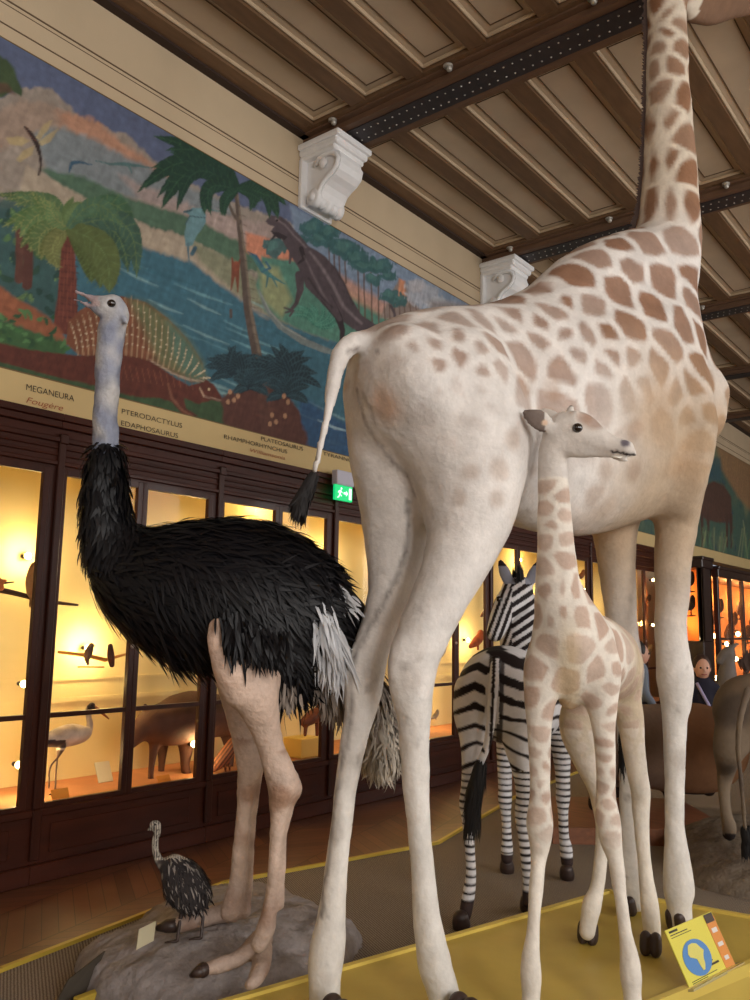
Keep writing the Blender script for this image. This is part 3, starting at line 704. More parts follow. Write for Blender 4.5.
# clouds and far plain
C.poly([(-60, 110), (0, 100), (20, 88), (38, 87), (52, 90), (66, 104), (80, 116), (100, 124), (116, 133), (124, 132), (134, 142), (146, 152), (160, 165), (200, 188), (240, 205), (300, 225), (330, 260), (330, 500), (-80, 500)], (160, 146, 132), 1.5, wob=2)
C.poly([(50, 112), (75, 114), (92, 119), (112, 134), (128, 146), (150, 163), (190, 185), (150, 172), (122, 158), (98, 146), (76, 134), (58, 124)], (200, 140, 104), 3.2, 0.85, wob=3)
C.poly([(-20, 120), (20, 100), (50, 104), (62, 122), (40, 135), (0, 150)], (170, 140, 118), 3, 0.7, wob=2)
C.poly([(34, 132), (60, 128), (88, 136), (130, 158), (185, 185), (230, 205), (232, 215), (170, 205), (100, 190), (48, 176)], (128, 140, 146), 3, 0.9, wob=2)
C.poly([(120, 175), (190, 205), (270, 225), (290, 245), (230, 240), (150, 210)], (176, 152, 144), 3, 0.8, wob=2)
C.poly([(40, 168), (80, 176), (130, 198), (190, 217), (236, 240), (262, 256), (262, 275), (232, 262), (180, 236), (110, 214), (60, 188)], (82, 116, 92), 1.8, wob=1.5)
C.poly([(25, 165), (55, 180), (110, 212), (180, 236), (238, 264), (262, 300), (225, 290), (150, 250), (100, 228), (20, 200)], (184, 166, 142), 1.8, wob=1.5)
C.poly([(190, 240), (236, 262), (262, 285), (290, 330), (232, 290), (200, 262)], (138, 142, 110), 2.5, 0.9)
# water
C.poly([(-60, 220), (30, 205), (100, 226), (150, 250), (190, 262), (230, 292), (262, 316), (300, 330), (345, 345), (380, 360), (380, 520), (-60, 420)], (56, 112, 132), 2.0, wob=1.5)
for k in range(46):
    a = random.Random(k); x0 = a.uniform(100, 330); y0 = 235 + (x0 - 100) * 0.42 + a.uniform(0, 115); l = a.uniform(25, 75); sl = a.uniform(0.36, 0.5)
    C.line([(x0, y0), (x0 + l / 2, y0 + l * sl / 2 + 1), (x0 + l, y0 + l * sl)], [0.5, a.uniform(1.5, 4), 0.5], a.choice([(96, 156, 168), (40, 88, 116), (120, 176, 182), (34, 96, 112), (66, 128, 150), (146, 190, 190)]), 0.65, 0.9)
C.poly([(300, 395), (340, 420), (380, 440), (380, 500), (296, 450)], (40, 84, 130), 3, 0.85)
C.line([(318, 420), (335, 428), (352, 432)], [1, 3, 1], (170, 205, 215), 0.7)
# right hand plain, hills, green bank
C.poly([(246, 232), (262, 236), (285, 243), (296, 262), (262, 262), (246, 252)], (214, 134, 98), 1.5)
C.poly([(262, 256), (300, 262), (345, 280), (400, 318), (440, 335), (400, 350), (345, 345), (300, 330), (265, 312), (256, 285)], (84, 142, 122), 1.5)
C.poly([(258, 262), (278, 268), (292, 300), (282, 318), (262, 300)], (168, 168, 112), 3, 0.8)
C.poly([(290, 205), (470, 303), (470, 330), (430, 322), (380, 312), (330, 275), (296, 240)], (128, 150, 176), 2)
C.poly([(296, 238), (330, 268), (382, 300), (440, 330), (400, 326), (340, 292), (300, 266)], (208, 150, 122), 3, 0.85)
C.poly([(392, 292), (399, 279), (405, 282), (412, 300), (430, 318), (380, 318)], (150, 130, 120), 1.2); C.poly([(399, 278), (405, 281), (406, 296), (398, 298)], (214, 140, 96), 1)
C.blob((424, 296), (17, 13), (176, 180, 190), 0.9, 4, 4); C.blob((440, 305), (14, 8), (196, 200, 206), 0.8, 4, 3); C.blob((415, 286), (10, 6), (190, 186, 190), 0.8, 3, 2)
for x, y0, y1 in ((304, 250, 266), (309, 252, 268), (313, 254, 268), (329, 247, 272), (334, 250, 275), (339, 252, 280), (345, 256, 283), (358, 264, 312), (364, 270, 318), (371, 270, 322), (378, 275, 328), (384, 296, 322), (389, 296, 320), (394, 298, 320), (399, 300, 320), (404, 302, 320), (410, 304, 320), (416, 306, 321)): C.line([(x, y0), (x + 1, y1)], 1.6 if x < 384 else 1.0, (104, 78, 66), 0.9)
for c_, r_ in (((275, 248), (11, 10)), ((313, 228), (14, 9)), ((322, 240), (15, 8)), ((330, 232), (12, 8)), ((345, 248), (17, 9)), ((356, 258), (14, 8)), ((366, 266), (16, 8)), ((380, 266), (13, 7)), ((374, 280), (9, 5)), ((390, 296), (11, 6)), ((300, 240), (8, 6)), ((400, 302), (8, 4)), ((388, 276), (9, 5))): C.blob(c_, r_, (52, 104, 106), 0.95, 1.5, 3.5); C.blob((c_[0] - 2, c_[1] - 2), (r_[0] * 0.5, r_[1] * 0.5), (86, 140, 130), 0.5, 1.5, 3)
for k in range(14):
    a = random.Random(k + 60); C.leaf((315, 325), (315 + 26 * math.cos(k * 0.45), 320 - 18 * abs(math.sin(k * 0.45)) + a.uniform(-4, 6)), 0.2, 2.0, (54, 128, 108), (92, 164, 140))
C.poly([(380, 330), (430, 322), (560, 345), (560, 440), (380, 400)], (74, 124, 104), 3, 1.0, wob=2); C.poly([(376, 395), (450, 405), (560, 430), (560, 560), (376, 500)], (46, 96, 122), 3, 1.0, wob=2); C.poly([(430, 300), (480, 306), (560, 345), (560, 360), (430, 332)], (150, 140, 138), 3, 0.9)
for k in range(16):
    a = random.Random(k + 900); C.leaf((400 + 9 * k, 420), (400 + 9 * k + a.uniform(-14, 14), 385 + a.uniform(-10, 6)), 0.2, 3, (44, 96, 84), (84, 140, 110))
# long grey tail lying in the water
C.line([(259, 290), (266, 308), (280, 326), (303, 341), (325, 350), (345, 356)], [1.5, 4, 6, 7, 6, 4], (124, 136, 134)); C.line([(262, 296), (270, 312), (284, 327), (305, 339)], 1.2, (170, 176, 168), 0.7)
# small teal reptile on the bank
C.line([(250, 255), (255, 259), (263, 270), (271, 276), (285, 284)], [1.5, 3.5, 6, 4, 0.8], (64, 128, 130)); C.line([(268, 275), (266, 287)], [2.5, 1.2], (64, 120, 124)); C.line([(273, 278), (277, 287)], [2, 1], (64, 120, 124))
# large grey standing reptile
T = lambda L_: [(250 + x / 3.41, 190 + y / 3.41) for x, y in L_]
G1, G2, G3 = (86, 72, 78), (146, 130, 134), (54, 42, 48)
C.poly(T([(52, 108), (72, 86), (105, 90), (135, 112), (165, 150), (200, 190), (245, 218), (290, 260), (325, 320), (348, 375), (382, 428), (430, 462), (470, 466), (492, 450), (488, 420), (472, 392), (480, 390), (498, 420), (502, 450), (488, 470), (440, 486), (385, 490), (330, 462), (300, 436), (262, 405), (225, 368), (190, 330), (165, 265), (140, 225), (118, 185), (100, 150), (70, 140), (82, 126), (60, 118)]), G1, 0.6)
C.poly(T([(70, 140), (100, 146), (128, 160), (118, 172), (88, 160), (70, 172), (80, 155)]), G3, 0.5)
C.line(T([(168, 290), (172, 340), (158, 385), (140, 410)]), [9, 7, 4, 3], G1); C.line(T([(140, 408), (118, 402)]), 2, G1); C.line(T([(142, 412), (122, 418)]), 2, G1); C.line(T([(148, 412), (136, 430)]), 2, G1)
C.line(T([(262, 370), (300, 430), (316, 480), (312, 530)]), [12, 8, 5, 4], G3); C.line(T([(250, 350), (285, 405), (305, 440)]), [12, 8, 5], G1); C.line(T([(312, 530), (296, 545)]), 2.5, G1)
C.line(T([(150, 170), (140, 215), (135, 250)]), [6, 4, 2], G1); C.line(T([(175, 200), (185, 235), (165, 250)]), [5, 3.5, 2], G3)
C.line(T([(205, 210), (250, 270), (285, 330), (320, 400), (380, 455)]), [2, 3, 3, 3, 2], G2, 0.7, 1.2); C.line(T([(185, 225), (215, 290), (240, 340), (270, 390)]), [1, 2, 2.5, 1.5], G2, 0.5, 1.2); C.line(T([(200, 300), (235, 355), (280, 400)]), 2, G3, 0.7, 1)
C.line(T([(88, 98), (120, 120), (150, 155), (190, 195)]), 1.8, G2, 0.6, 0.9); C.blob(T([(92, 104)])[0], (1.2, 1), (30, 22, 24), 1, 0.5, 0); C.line(T([(290, 262), (330, 335), (352, 388)]), 2, G3, 0.6, 1)
# winged reptiles
C.poly([(184, 211), (192, 208), (204, 207), (206, 214), (206, 222), (198, 234), (192, 246), (186, 246), (184, 236), (186, 222), (190, 215)], (104, 148, 156), 0.6); C.line([(184, 212), (192, 210)], 2, (54, 92, 104)); C.line([(188, 244), (189, 264)], [2.5, 1], (84, 120, 134)); C.line([(195, 248), (192, 254)], 4, (60, 100, 118)); C.line([(205, 208), (222, 212)], 1, (90, 140, 140)); C.line([(185, 224), (190, 216), (205, 218)], 1, (54, 92, 104))
C.line([(96, 161), (110, 164), (124, 164), (140, 166), (152, 168)], [1, 2, 4, 2, 1], (80, 120, 120)); C.line([(128, 164), (132, 173)], [3, 1], (80, 120, 120))
C.line([(69, 172), (72, 163), (80, 162), (92, 165)], [1.2, 4, 3, 1], (52, 92, 118)); C.line([(248, 252), (256, 256), (262, 266)], [1, 3, 3], (52, 104, 130)); C.line([(266, 262), (270, 268), (262, 272)], [2, 2.5, 1], (52, 104, 130))
# dragonfly
for p_ in ([(30, 140), (18, 136), (6, 138), (10, 144), (22, 146)], [(34, 146), (24, 150), (16, 160), (20, 162), (32, 155)], [(36, 138), (44, 124), (52, 120), (48, 130), (40, 140)], [(38, 142), (52, 132), (58, 128), (50, 142), (42, 146)]): C.poly(p_, (196, 172, 112), 0.8, 0.75)
C.line([(25, 127), (31, 134), (37, 144), (40, 155), (41, 165), (39, 175)], [2.2, 4.5, 5, 3, 2.6, 1.8], (52, 34, 30)); C.line([(26, 127), (30, 136), (38, 142)], 1, (120, 70, 50), 0.6)
# dark tree at the top left edge
C.poly([(-60, 60), (-10, 52), (5, 58), (14, 70), (22, 90), (21, 99), (12, 92), (2, 98), (-60, 100)], (66, 88, 52), 1.2, wob=2); C.poly([(-20, 80), (8, 84), (16, 96), (6, 92), (-20, 98)], (104, 64, 48), 1.5, 0.7)
# palm
C.line([(236, 190), (239, 220), (243, 260), (248, 310), (256, 350), (262, 385), (268, 415)], [4, 5, 6.5, 8.5, 9.5, 10.5, 12], (96, 80, 70)); C.line([(238, 195), (241, 225), (246, 262), (251, 310), (259, 352)], [1, 1.5, 2, 2.5, 3], (160, 142, 120), 0.6, 1.2); C.line([(229, 204), (233, 214), (240, 222)], [2.5, 3, 4], (104, 88, 76))
for k in range(22): C.line([(236 + k * 1.2, 205 + k * 9.2), (244 + k * 1.3, 207 + k * 9.2)], 0.8, (82, 66, 56), 0.5)
for tip, bend, w in (((154, 136), -0.10, 7), ((166, 150), -0.2, 8), ((152, 168), -0.22, 8), ((138, 192), -0.28, 9), ((162, 208), -0.36, 9), ((205, 214), -0.42, 8), ((222, 215), -0.15, 6), ((254, 208), 0.3, 7), ((278, 218), 0.26, 7), ((286, 205), 0.2, 7), ((268, 196), 0.05, 6)):
    C.leaf((238, 188), tip, -bend, w, (28, 66, 50), (54, 100, 66)); C.leaf((238, 190), (tip[0] * 0.8 + 47, tip[1] * 0.8 + 44), -bend * 1.3, w * 0.7, (28, 66, 52), (50, 94, 66))
# hanging brown animal on the trunk
C.line([(232, 258), (234, 270), (231, 290)], [1.5, 5, 1], (132, 66, 42)); C.line([(240, 260), (237, 272), (238, 292)], [1.5, 5, 1], (132, 66, 42)); C.blob((236, 266), (3.4, 5), (150, 76, 48), 1, 1, 0); C.line([(231, 310), (231, 317)], 2.5, (96, 80, 70))
# left foliage, tree ferns
C.poly([(-60, 190), (20, 200), (60, 218), (62, 300), (60, 345), (-60, 340)], (58, 96, 92), 3, 0.9, wob=3)
for k in range(60):
    a = random.Random(k + 200); x = a.uniform(-30, 60); y = a.uniform(205, 345); C.leaf((x, y), (x + a.uniform(-16, 16), y + a.uniform(-12, 14)), 0.2, 3.2, a.choice([(60, 104, 66), (44, 84, 68), (84, 128, 74), (36, 76, 70)]), (112, 148, 88) if k % 2 else None)
C.line([(20, 225), (19, 280)], 8, (104, 62, 50)); C.line([(29, 240), (27, 285)], 10, (96, 54, 44))
C.line([(68, 234), (68, 280), (66, 322)], [12, 17, 24], (118, 56, 42)); 
for k in range(12): C.line([(58, 245 + 6.5 * k), (78, 247 + 6.5 * k)], 1.2, (82, 36, 30), 0.6)
for k in range(5): C.line([(61 + k * 3.4, 240), (59 + k * 4, 322)], 0.9, (160, 86, 62), 0.4)
for tip, bend, w, c1 in (((5, 200), -0.2, 8, (78, 112, 66)), ((12, 232), -0.28, 9, (88, 124, 66)), ((30, 252), -0.25, 9, (84, 112, 58)), ((50, 264), -0.18, 9, (112, 118, 58)), ((40, 196), 0.1, 8, (96, 130, 72)), ((82, 202), 0.15, 7, (104, 132, 74)), ((122, 250), 0.42, 10, (58, 98, 66)), ((128, 272), 0.30, 11, (56, 92, 74)), ((100, 288), 0.16, 15, (88, 104, 48)), ((114, 222), 0.3, 8, (70, 110, 80))):
    for q in range(3): C.leaf((68, 228), (tip[0] + 9 * (q - 1), tip[1] + 5 * (q - 1)), -bend * (0.8 + 0.3 * q), w * (0.7 + 0.15 * q), tuple(np.array(c1) + 8 * (q - 1)), (150, 156, 88) if tip[0] < 60 else (110, 136, 76))
C.poly([(-60, 270), (0, 286), (18, 300), (40, 313), (62, 330), (68, 345), (30, 330), (0, 318), (-60, 300)], (160, 92, 56), 1.5, wob=1.5)
C.poly([(-60, 305), (0, 318), (34, 330), (68, 342), (60, 365), (-60, 350)], (62, 104, 60), 2, wob=3)
for k in range(40):
    a = random.Random(k + 400); x = a.uniform(-20, 66); y = a.uniform(315, 356); C.leaf((x, y), (x + a.uniform(-9, 9), y + a.uniform(-10, 4)), 0.2, 2.0, a.choice([(66, 118, 62), (86, 138, 78), (44, 92, 58)]))
# green ground under the sailed reptile
C.poly([(-60, 350), (60, 368), (140, 380), (222, 398), (240, 420), (240, 440), (-60, 400)], (64, 92, 58), 2, wob=2)
# sailed reptile
C.poly([(66, 344), (68, 322), (80, 310), (98, 301), (122, 296), (146, 302), (168, 318), (190, 342), (203, 364), (207, 382), (192, 382), (160, 368), (120, 357), (80, 356)], (136, 78, 48), 0.8)
C.poly([(128, 298), (148, 303), (168, 318), (190, 342), (203, 364), (207, 382), (190, 380), (160, 366), (150, 345)], (108, 122, 80), 5, 0.85)
C.poly([(168, 322), (190, 344), (204, 368), (206, 382), (186, 376), (172, 352)], (84, 128, 112), 4, 0.8)
for k in range(24):
    t = k / 23.0; bx = 78 + 122 * t; by = 356 + 22 * t ** 2.0; ang = -2.35 + 1.75 * t; top_ = [(66 + 140 * t), 0]
    tx = 66 + 141 * t + 4; ty = 322 - 26 * math.sin(min(1, t * 1.9) * math.pi / 2) if t < 0.42 else 296 + 82 * ((t - 0.42) / 0.58) ** 1.35
    C.line([(bx, by), ((bx + tx) / 2 + 2, (by + ty) / 2), (tx, ty)], [1.6, 1.2, 0.8], (206, 172, 128), 0.6, 0.5)
    for j in range(5):
        f = 0.25 + 0.15 * j; C.blob((bx + (tx - bx) * f + 1, by + (ty - by) * f), 0.9, (226, 206, 170), 0.9, 0.5, 0)
C.poly([(-60, 330), (-10, 340), (30, 350), (80, 356), (120, 354), (150, 360), (172, 376), (190, 386), (206, 380), (214, 384), (222, 396), (224, 402), (212, 400), (198, 404), (184, 398), (186, 408), (198, 416), (184, 416), (172, 402), (160, 398), (130, 396), (96, 386), (60, 378), (0, 362), (-60, 350)], (104, 48, 34), 0.7)
C.line([(150, 360), (172, 373), (190, 380), (204, 381)], [1, 2, 2, 1], (214, 190, 164), 0.6); C.line([(168, 384), (172, 398), (182, 410), (192, 416)], [2, 3, 2.5, 2], (150, 96, 70), 0.7)
for k in range(16):
    x = 100 + k * 6; C.line([(x, 362 + k * 0.9), (x + 3, 376 + k * 0.9)], 0.9, (158, 92, 66), 0.5)
for k in range(9): C.line([(20 + k * 9, 352 + k * 0.9), (24 + k * 9, 366 + k * 1.4)], 1.0, (76, 32, 24), 0.5)
C.line([(200, 388), (204, 396)], 1.6, (214, 176, 140), 0.8); C.blob((209, 389), 1.4, (230, 200, 150), 1, 0.5, 0); C.line([(204, 396), (222, 401)], 1.0, (220, 190, 160), 0.7)
# rocks and cycads
C.poly([(222, 398), (240, 386), (262, 380), (284, 392), (300, 412), (308, 446), (250, 436), (224, 424)], (100, 58, 48), 1.5, wob=2)
C.line([(262, 385), (268, 428)], [11, 14], (104, 64, 52))
for (cx_, cy_), n_, L1 in (((234, 376), 13, 30), ((282, 380), 14, 36), ((250, 388), 8, 20), ((286, 396), 8, 24)):
    for k in range(n_):
        an = math.pi * (1.05 + 1.0 * k / (n_ - 1)) - 0.1; l = L1 * (0.8 + 0.3 * abs(math.sin(k * 2.3)))
        C.leaf((cx_, cy_), (cx_ + l * math.cos(an), cy_ + l * math.sin(an) * 0.95 + (6 if k in (0, n_ - 1) else 0)), -0.16 if math.cos(an) > 0 else 0.16, 4.6, (26, 52, 64), (54, 94, 104))
for p_ in ((230, 392), (234, 400), (228, 402), (238, 396), (284, 396), (288, 402), (272, 415), (276, 422), (285, 416), (270, 424)): C.blob(p_, (2.0, 2.6), (190, 140, 100), 1, 0.6, 0)
mo = top('mural_painting', C.build('mural_painting'), MUR, 'long wall painting of prehistoric reptiles, tree ferns, a palm and blue water', 'painting')
C = Canvas(8.70, 25.5, 0.032, (72, 104, 88)); C.wob = 0.5
C.c = mixc(C.c, lc((118, 128, 92)), sstep(0.1, 0.9, C.n1)); C.c = mixc(C.c, lc((44, 78, 92)), sstep(0.3, 1.0, C.n2))
C.poly([(715, 440), (735, 452), (760, 470), (760, 520), (740, 500), (722, 470)], (168, 120, 70), 2, 0.8); C.poly([(700, 455), (720, 458), (722, 480), (700, 482)], (52, 92, 104), 2, 0.8)
C.poly([(699, 512), (700, 496), (705, 485), (714, 481), (724, 485), (731, 497), (732, 514), (729, 522), (718, 523), (706, 520)], (92, 62, 48), 0.6, wob=0.3)
for x in (702, 708, 727, 731): C.line([(x, 515), (x, 547)], [3, 2], (84, 56, 44), 1)
for k in range(24):
    a = random.Random(k); x = a.uniform(694, 750); C.line([(x, 548 + (x - 694) * 0.2), (x + a.uniform(-6, 6), 520 + a.uniform(0, 18))], 1.2, a.choice([(96, 140, 96), (150, 160, 110), (60, 110, 90)]), 0.6)
top('mural_painting', C.build('mural_painting'), MUR, 'far part of the wall painting with a dark brown bulky grazing beast', 'painting')
# ------------------------------------------------------------------ stage: carpeted step, yellow plinth, rock
M_step = mat('dark_brown_step_side', (70, 50, 40), 0.7)
ZP, ZK = 0.20, 0.06
edge = [onz(*p, ZK)[:2] for p in ((-260, 1090), (0, 972), (225, 884), (438, 844), (517, 797), (580, 772))]
far_ = [(edge[-1][0] - 0.15, edge[-1][1] + 1.6), (edge[-1][0] + 0.4, edge[-1][1] + 2.6), (3.2, 9.6), (3.2, 0.6)]
pl = [tuple(p) for p in edge] + far_
struct('trim_9', MB().prism([p for p in pl][::-1], 0.0, ZK), M_carpet)
m = MB()
for a, b_ in zip(edge[:-1], edge[1:]):
    a, b_ = np.array(a), np.array(b_); d = _n(b_ - a); nn = np.array([-d[1], d[0]]) * 0.011
    m.prism([a - nn - d * .004, b_ - nn + d * .004, b_ + nn + d * .004, a + nn - d * .004], 0.0, ZK + 0.016)
struct('trim_10', m, M_yel)
M_plinth = mat('mustard_yellow_plinth_paint', (194, 168, 80), 0.42, var=0.10, vs=3.5, bump=0.04, bs=30)
PA, PB, PC_, PD = (-2.40, 1.00), (-1.695, 3.921), (-0.79, 4.02), (-1.59, 1.10)
m = MB(); m.prism([PA, PD, PC_, PB], ZK, ZP)
e_pl = empty('display_plinth', (-1.5, 2.5, ZK), 'mustard yellow plinth carrying the giraffe and its calf', 'plinth')
m.build('plinth_body', M_plinth, e_pl)
m = MB()
for a, b_ in ((PA, PB), (PB, PC_), (PC_, PD)):
    a, b_ = np.array(a), np.array(b_); d = _n(b_ - a); nn = np.array([d[1], -d[0]])
    m.prism([a - nn * 0.006, b_ - nn * 0.006, b_ + nn * 0.018, a + nn * 0.018], ZP - 0.03, ZP + 0.012)
m.build('edge_strip', mat('pale_yellow_plinth_edge', (216, 190, 92), 0.45), e_pl)

# ------------------------------------------------------------------ coats
CREAM = lc((216, 207, 197)); PATCH = lc((148, 112, 90))
M_gir = mat('short_giraffe_coat', (200, 190, 170), 0.72, vcol=True, var=0.10, vs=13, bump=0.45, bs=38, spec=0.25)
M_hoof = mat('dark_brown_hoof', (58, 42, 36), 0.45, var=0.2, vs=20)
M_eye = mat('glossy_dark_eye', (22, 12, 8), 0.06, coat=1.0)
M_dark = mat('black_hair', (22, 18, 18), 0.75)
def coat(V, seeds, rmax, gap, strength, patch=PATCH, base=CREAM, soft=0.012):
    P = V + 0.15 * np.atleast_1d(gap)[:, None] * np.stack([noise(V, 9, 4), noise(V, 9, 5), noise(V, 9, 6)], 1)
    f1, f2, ix = vor(P, seeds); e = sstep(gap * 0.5, gap * 0.5 + soft, (f2 - f1)) * (1 - sstep(rmax * 0.8, rmax, f1 + 0.2 * rmax * noise(V, 6, 7)))
    rnd = np.random.default_rng(3).uniform(0.75, 1.1, len(seeds))[ix]
    col = np.tile(base, (len(V), 1)) * (1 + 0.06 * noise(V, 2.5, 8))[:, None]
    core = patch[None] * (0.9 + 0.2 * (1 - f1 / rmax).clip(0, 1) * -1 + 0.15)[:, None]
    return mixc(col, core, e * strength * rnd), e
def hoof(frame_pts, r, name, parent, fwd, m=M_hoof, split=True):
    """cloven hoof: two toes side by side, pointed forward"""
    c = np.array(frame_pts, float); f = _n([fwd[0], fwd[1], 0]); w = np.array([f[1], -f[0], 0]); S = SDF(r * 0.09)
    for sg in ((-1, 1) if split else (0,)):
        o = c + w * sg * r * 0.42
        S.chain([o + [0, 0, r * 1.25] - f * r * 0.1, o + f * r * 0.10 + [0, 0, r * 0.55], o + f * r * 0.42 + [0, 0, r * 0.28]], [r * 0.60 if split else r * 0.9, r * 0.62 if split else r * 1.0, r * 0.33 if split else r * 0.55], r * 0.1, w, 0.8 if split else 1.0, n=3)
    S.ell(c + [0, 0, -r * 2.0], (r * 6, r * 6, r * 2.0), r * 0.04, sub=True)
    V, Q = S.net(); V[:, 2] = np.maximum(V[:, 2], c[2]); return link(name, qmesh(name, V, Q), m, parent)

# ------------------------------------------------------------------ the tall giraffe, seen from behind
GF = Frame((-1.55, 2.965), (0.23, 0.97))
S = SDF(0.0165)
def gch(lst, k=0.05, sq=1.0, w=None, sub=False): P, r = GF.ch(lst); S.chain(P, r, k, GF.w if sq != 1.0 and w is None else w, sq, sub); return P, r
# trunk
gch([(432, 398, 0, 72), (470, 405, 0, 88), (520, 415, 0, 104), (575, 408, 0, 116), (618, 394, 0, 110), (643, 386, 0, 84)], 0.08, 0.66)
gch([(385, 352, 0, 26), (430, 345, 0, 33), (490, 345, 0, 36), (540, 335, 0, 42), (580, 300, 0, 46), (620, 280, 0, 46), (655, 262, 0, 36)], 0.10, 0.85)      # spine to withers
gch([(636, 325, 0, 55), (651, 358, 0, 56), (664, 388, 0, 50)], 0.08, 0.75)
# breast and shoulders
gch([(700, 394, 0.19, 27), (699, 418, 0.20, 25)], 0.10); gch([(628, 372, -0.20, 28), (626, 400, -0.21, 25)], 0.10)
for sg in (1, -1):
    GS = lambda px, py, off, r: (px, py, off * sg, r)
gch([(655, 330, 0.12, 32), (670, 385, 0.17, 36), (682, 430, 0.23, 33), (680, 480, 0.20, 26), (677, 520, 0.12, 20.5), (673, 570, 0.12, 17.5), (671, 620, 0.12, 16), (672, 652, 0.12, 16.5), (675, 678, 0.12, 18), (676, 700, 0.12, 15), (675, 730, 0.12, 11.5), (675, 780, 0.12, 10.3), (675, 830, 0.12, 10.3), (677, 862, 0.12, 13), (679, 888, 0.12, 15.5), (679, 903, 0.12, 13), (680, 922, 0.12, 12.5)], 0.03)
gch([(600, 400, -0.13, 36), (612, 450, -0.17, 34), (614, 500, -0.15, 27), (615, 550, -0.13, 20), (620, 600, -0.12, 16), (624, 650, -0.12, 16), (627, 672, -0.12, 17), (628, 700, -0.12, 13), (628, 740, -0.12, 10.5), (629, 800, -0.12, 9.8), (630, 845, -0.12, 11), (631, 872, -0.12, 14), (632, 888, -0.12, 12), (633, 905, -0.12, 11.5)], 0.05)
# hind legs
gch([(425, 395, 0.06, 60), (448, 425, 0.09, 58)], 0.08); gch([(395, 388, -0.05, 42), (397, 400, -0.06, 42)], 0.08)
gch([(458, 385, 0.09, 54), (470, 440, 0.13, 60), (469, 497, 0.15, 50), (467, 530, 0.16, 40), (459, 557, 0.16, 34), (447, 585, 0.155, 30), (434, 610, 0.15, 28), (422, 637, 0.14, 26.5), (415, 660, 0.13, 24.5), (412, 685, 0.13, 22.5), (414, 715, 0.13, 18.5), (414, 750, 0.12, 15.5), (417, 800, 0.12, 12.8), (421, 850, 0.12, 12.3), (425, 900, 0.12, 13), (430, 937, 0.12, 16.5), (435, 967, 0.12, 18), (443, 992, 0.12, 16), (451, 1015, 0.12, 15.5), (455, 1030, 0.12, 15)], 0.11)
gch([(392, 400, -0.10, 44), (396, 450, -0.13, 46), (398, 500, -0.15, 40), (396, 545, -0.15, 31), (391, 590, -0.14, 23.5), (381, 625, -0.14, 20), (371, 650, -0.13, 18.5), (367, 672, -0.13, 18.5), (363, 700, -0.13, 16.5), (355, 735, -0.13, 14), (347, 783, -0.13, 12.3), (340, 833, -0.13, 12), (335, 880, -0.13, 12.3), (331, 915, -0.13, 14), (328, 943, -0.13, 17.5), (325, 965, -0.13, 17.5), (325, 985, -0.13, 15.5), (325, 1010, -0.13, 15.5), (325, 1028, -0.13, 15.5)], 0.05)
gch([(402, 648, 0.13, 10), (396, 676, 0.125, 8), (402, 705, 0.12, 6)], 0.03)                   # point of the right hock
gch([(357, 655, -0.135, 7), (351, 675, -0.135, 7), (352, 705, -0.135, 6)], 0.03)
gch([(374, 358, -0.10, 24), (372, 400, -0.15, 24), (377, 440, -0.16, 22)], 0.06); gch([(405, 352, 0.12, 26), (420, 380, 0.16, 34)], 0.08)
# belly line
gch([(500, 455, 0.05, 55), (560, 460, 0.03, 74), (620, 450, 0.02, 74)], 0.08, 0.8)
# neck
gch([(645, 345, 0, 54), (655, 292, 0, 40), (666, 248, 0, 33), (668, 205, 0, 30), (668, 150, 0, 25.5), (667, 100, 0, 22.5), (666, 50, 0, 20.5), (666, 10, 0, 20.5), (670, -25, 0, 22)], 0.09)
# head carried level above the picture, jaw just inside it
gch([(676, -18, 0, 24), (700, -8, 0.0, 26), (722, -8, 0.0, 24), (748, -10, 0.0, 20), (775, -12, 0, 17), (800, -10, 0, 16), (812, -8, 0, 13)], 0.05, 0.8)
gch([(690, 5, 0, 17), (708, 12, 0, 13), (735, 8, 0, 9), (765, 2, 0, 9)], 0.04, 0.7)
for sg in (1, -1):
    gch([(690, -32, 0.03 * sg, 8), (684, -52, 0.045 * sg, 6.5), (680, -68, 0.05 * sg, 7.5)], 0.03)
    P, r = GF.ch([(678, -28, 0.06 * sg, 7), (668, -38, 0.14 * sg, 10), (662, -46, 0.21 * sg, 3)]); S.chain(P, r, 0.02, GF.f, 0.4)
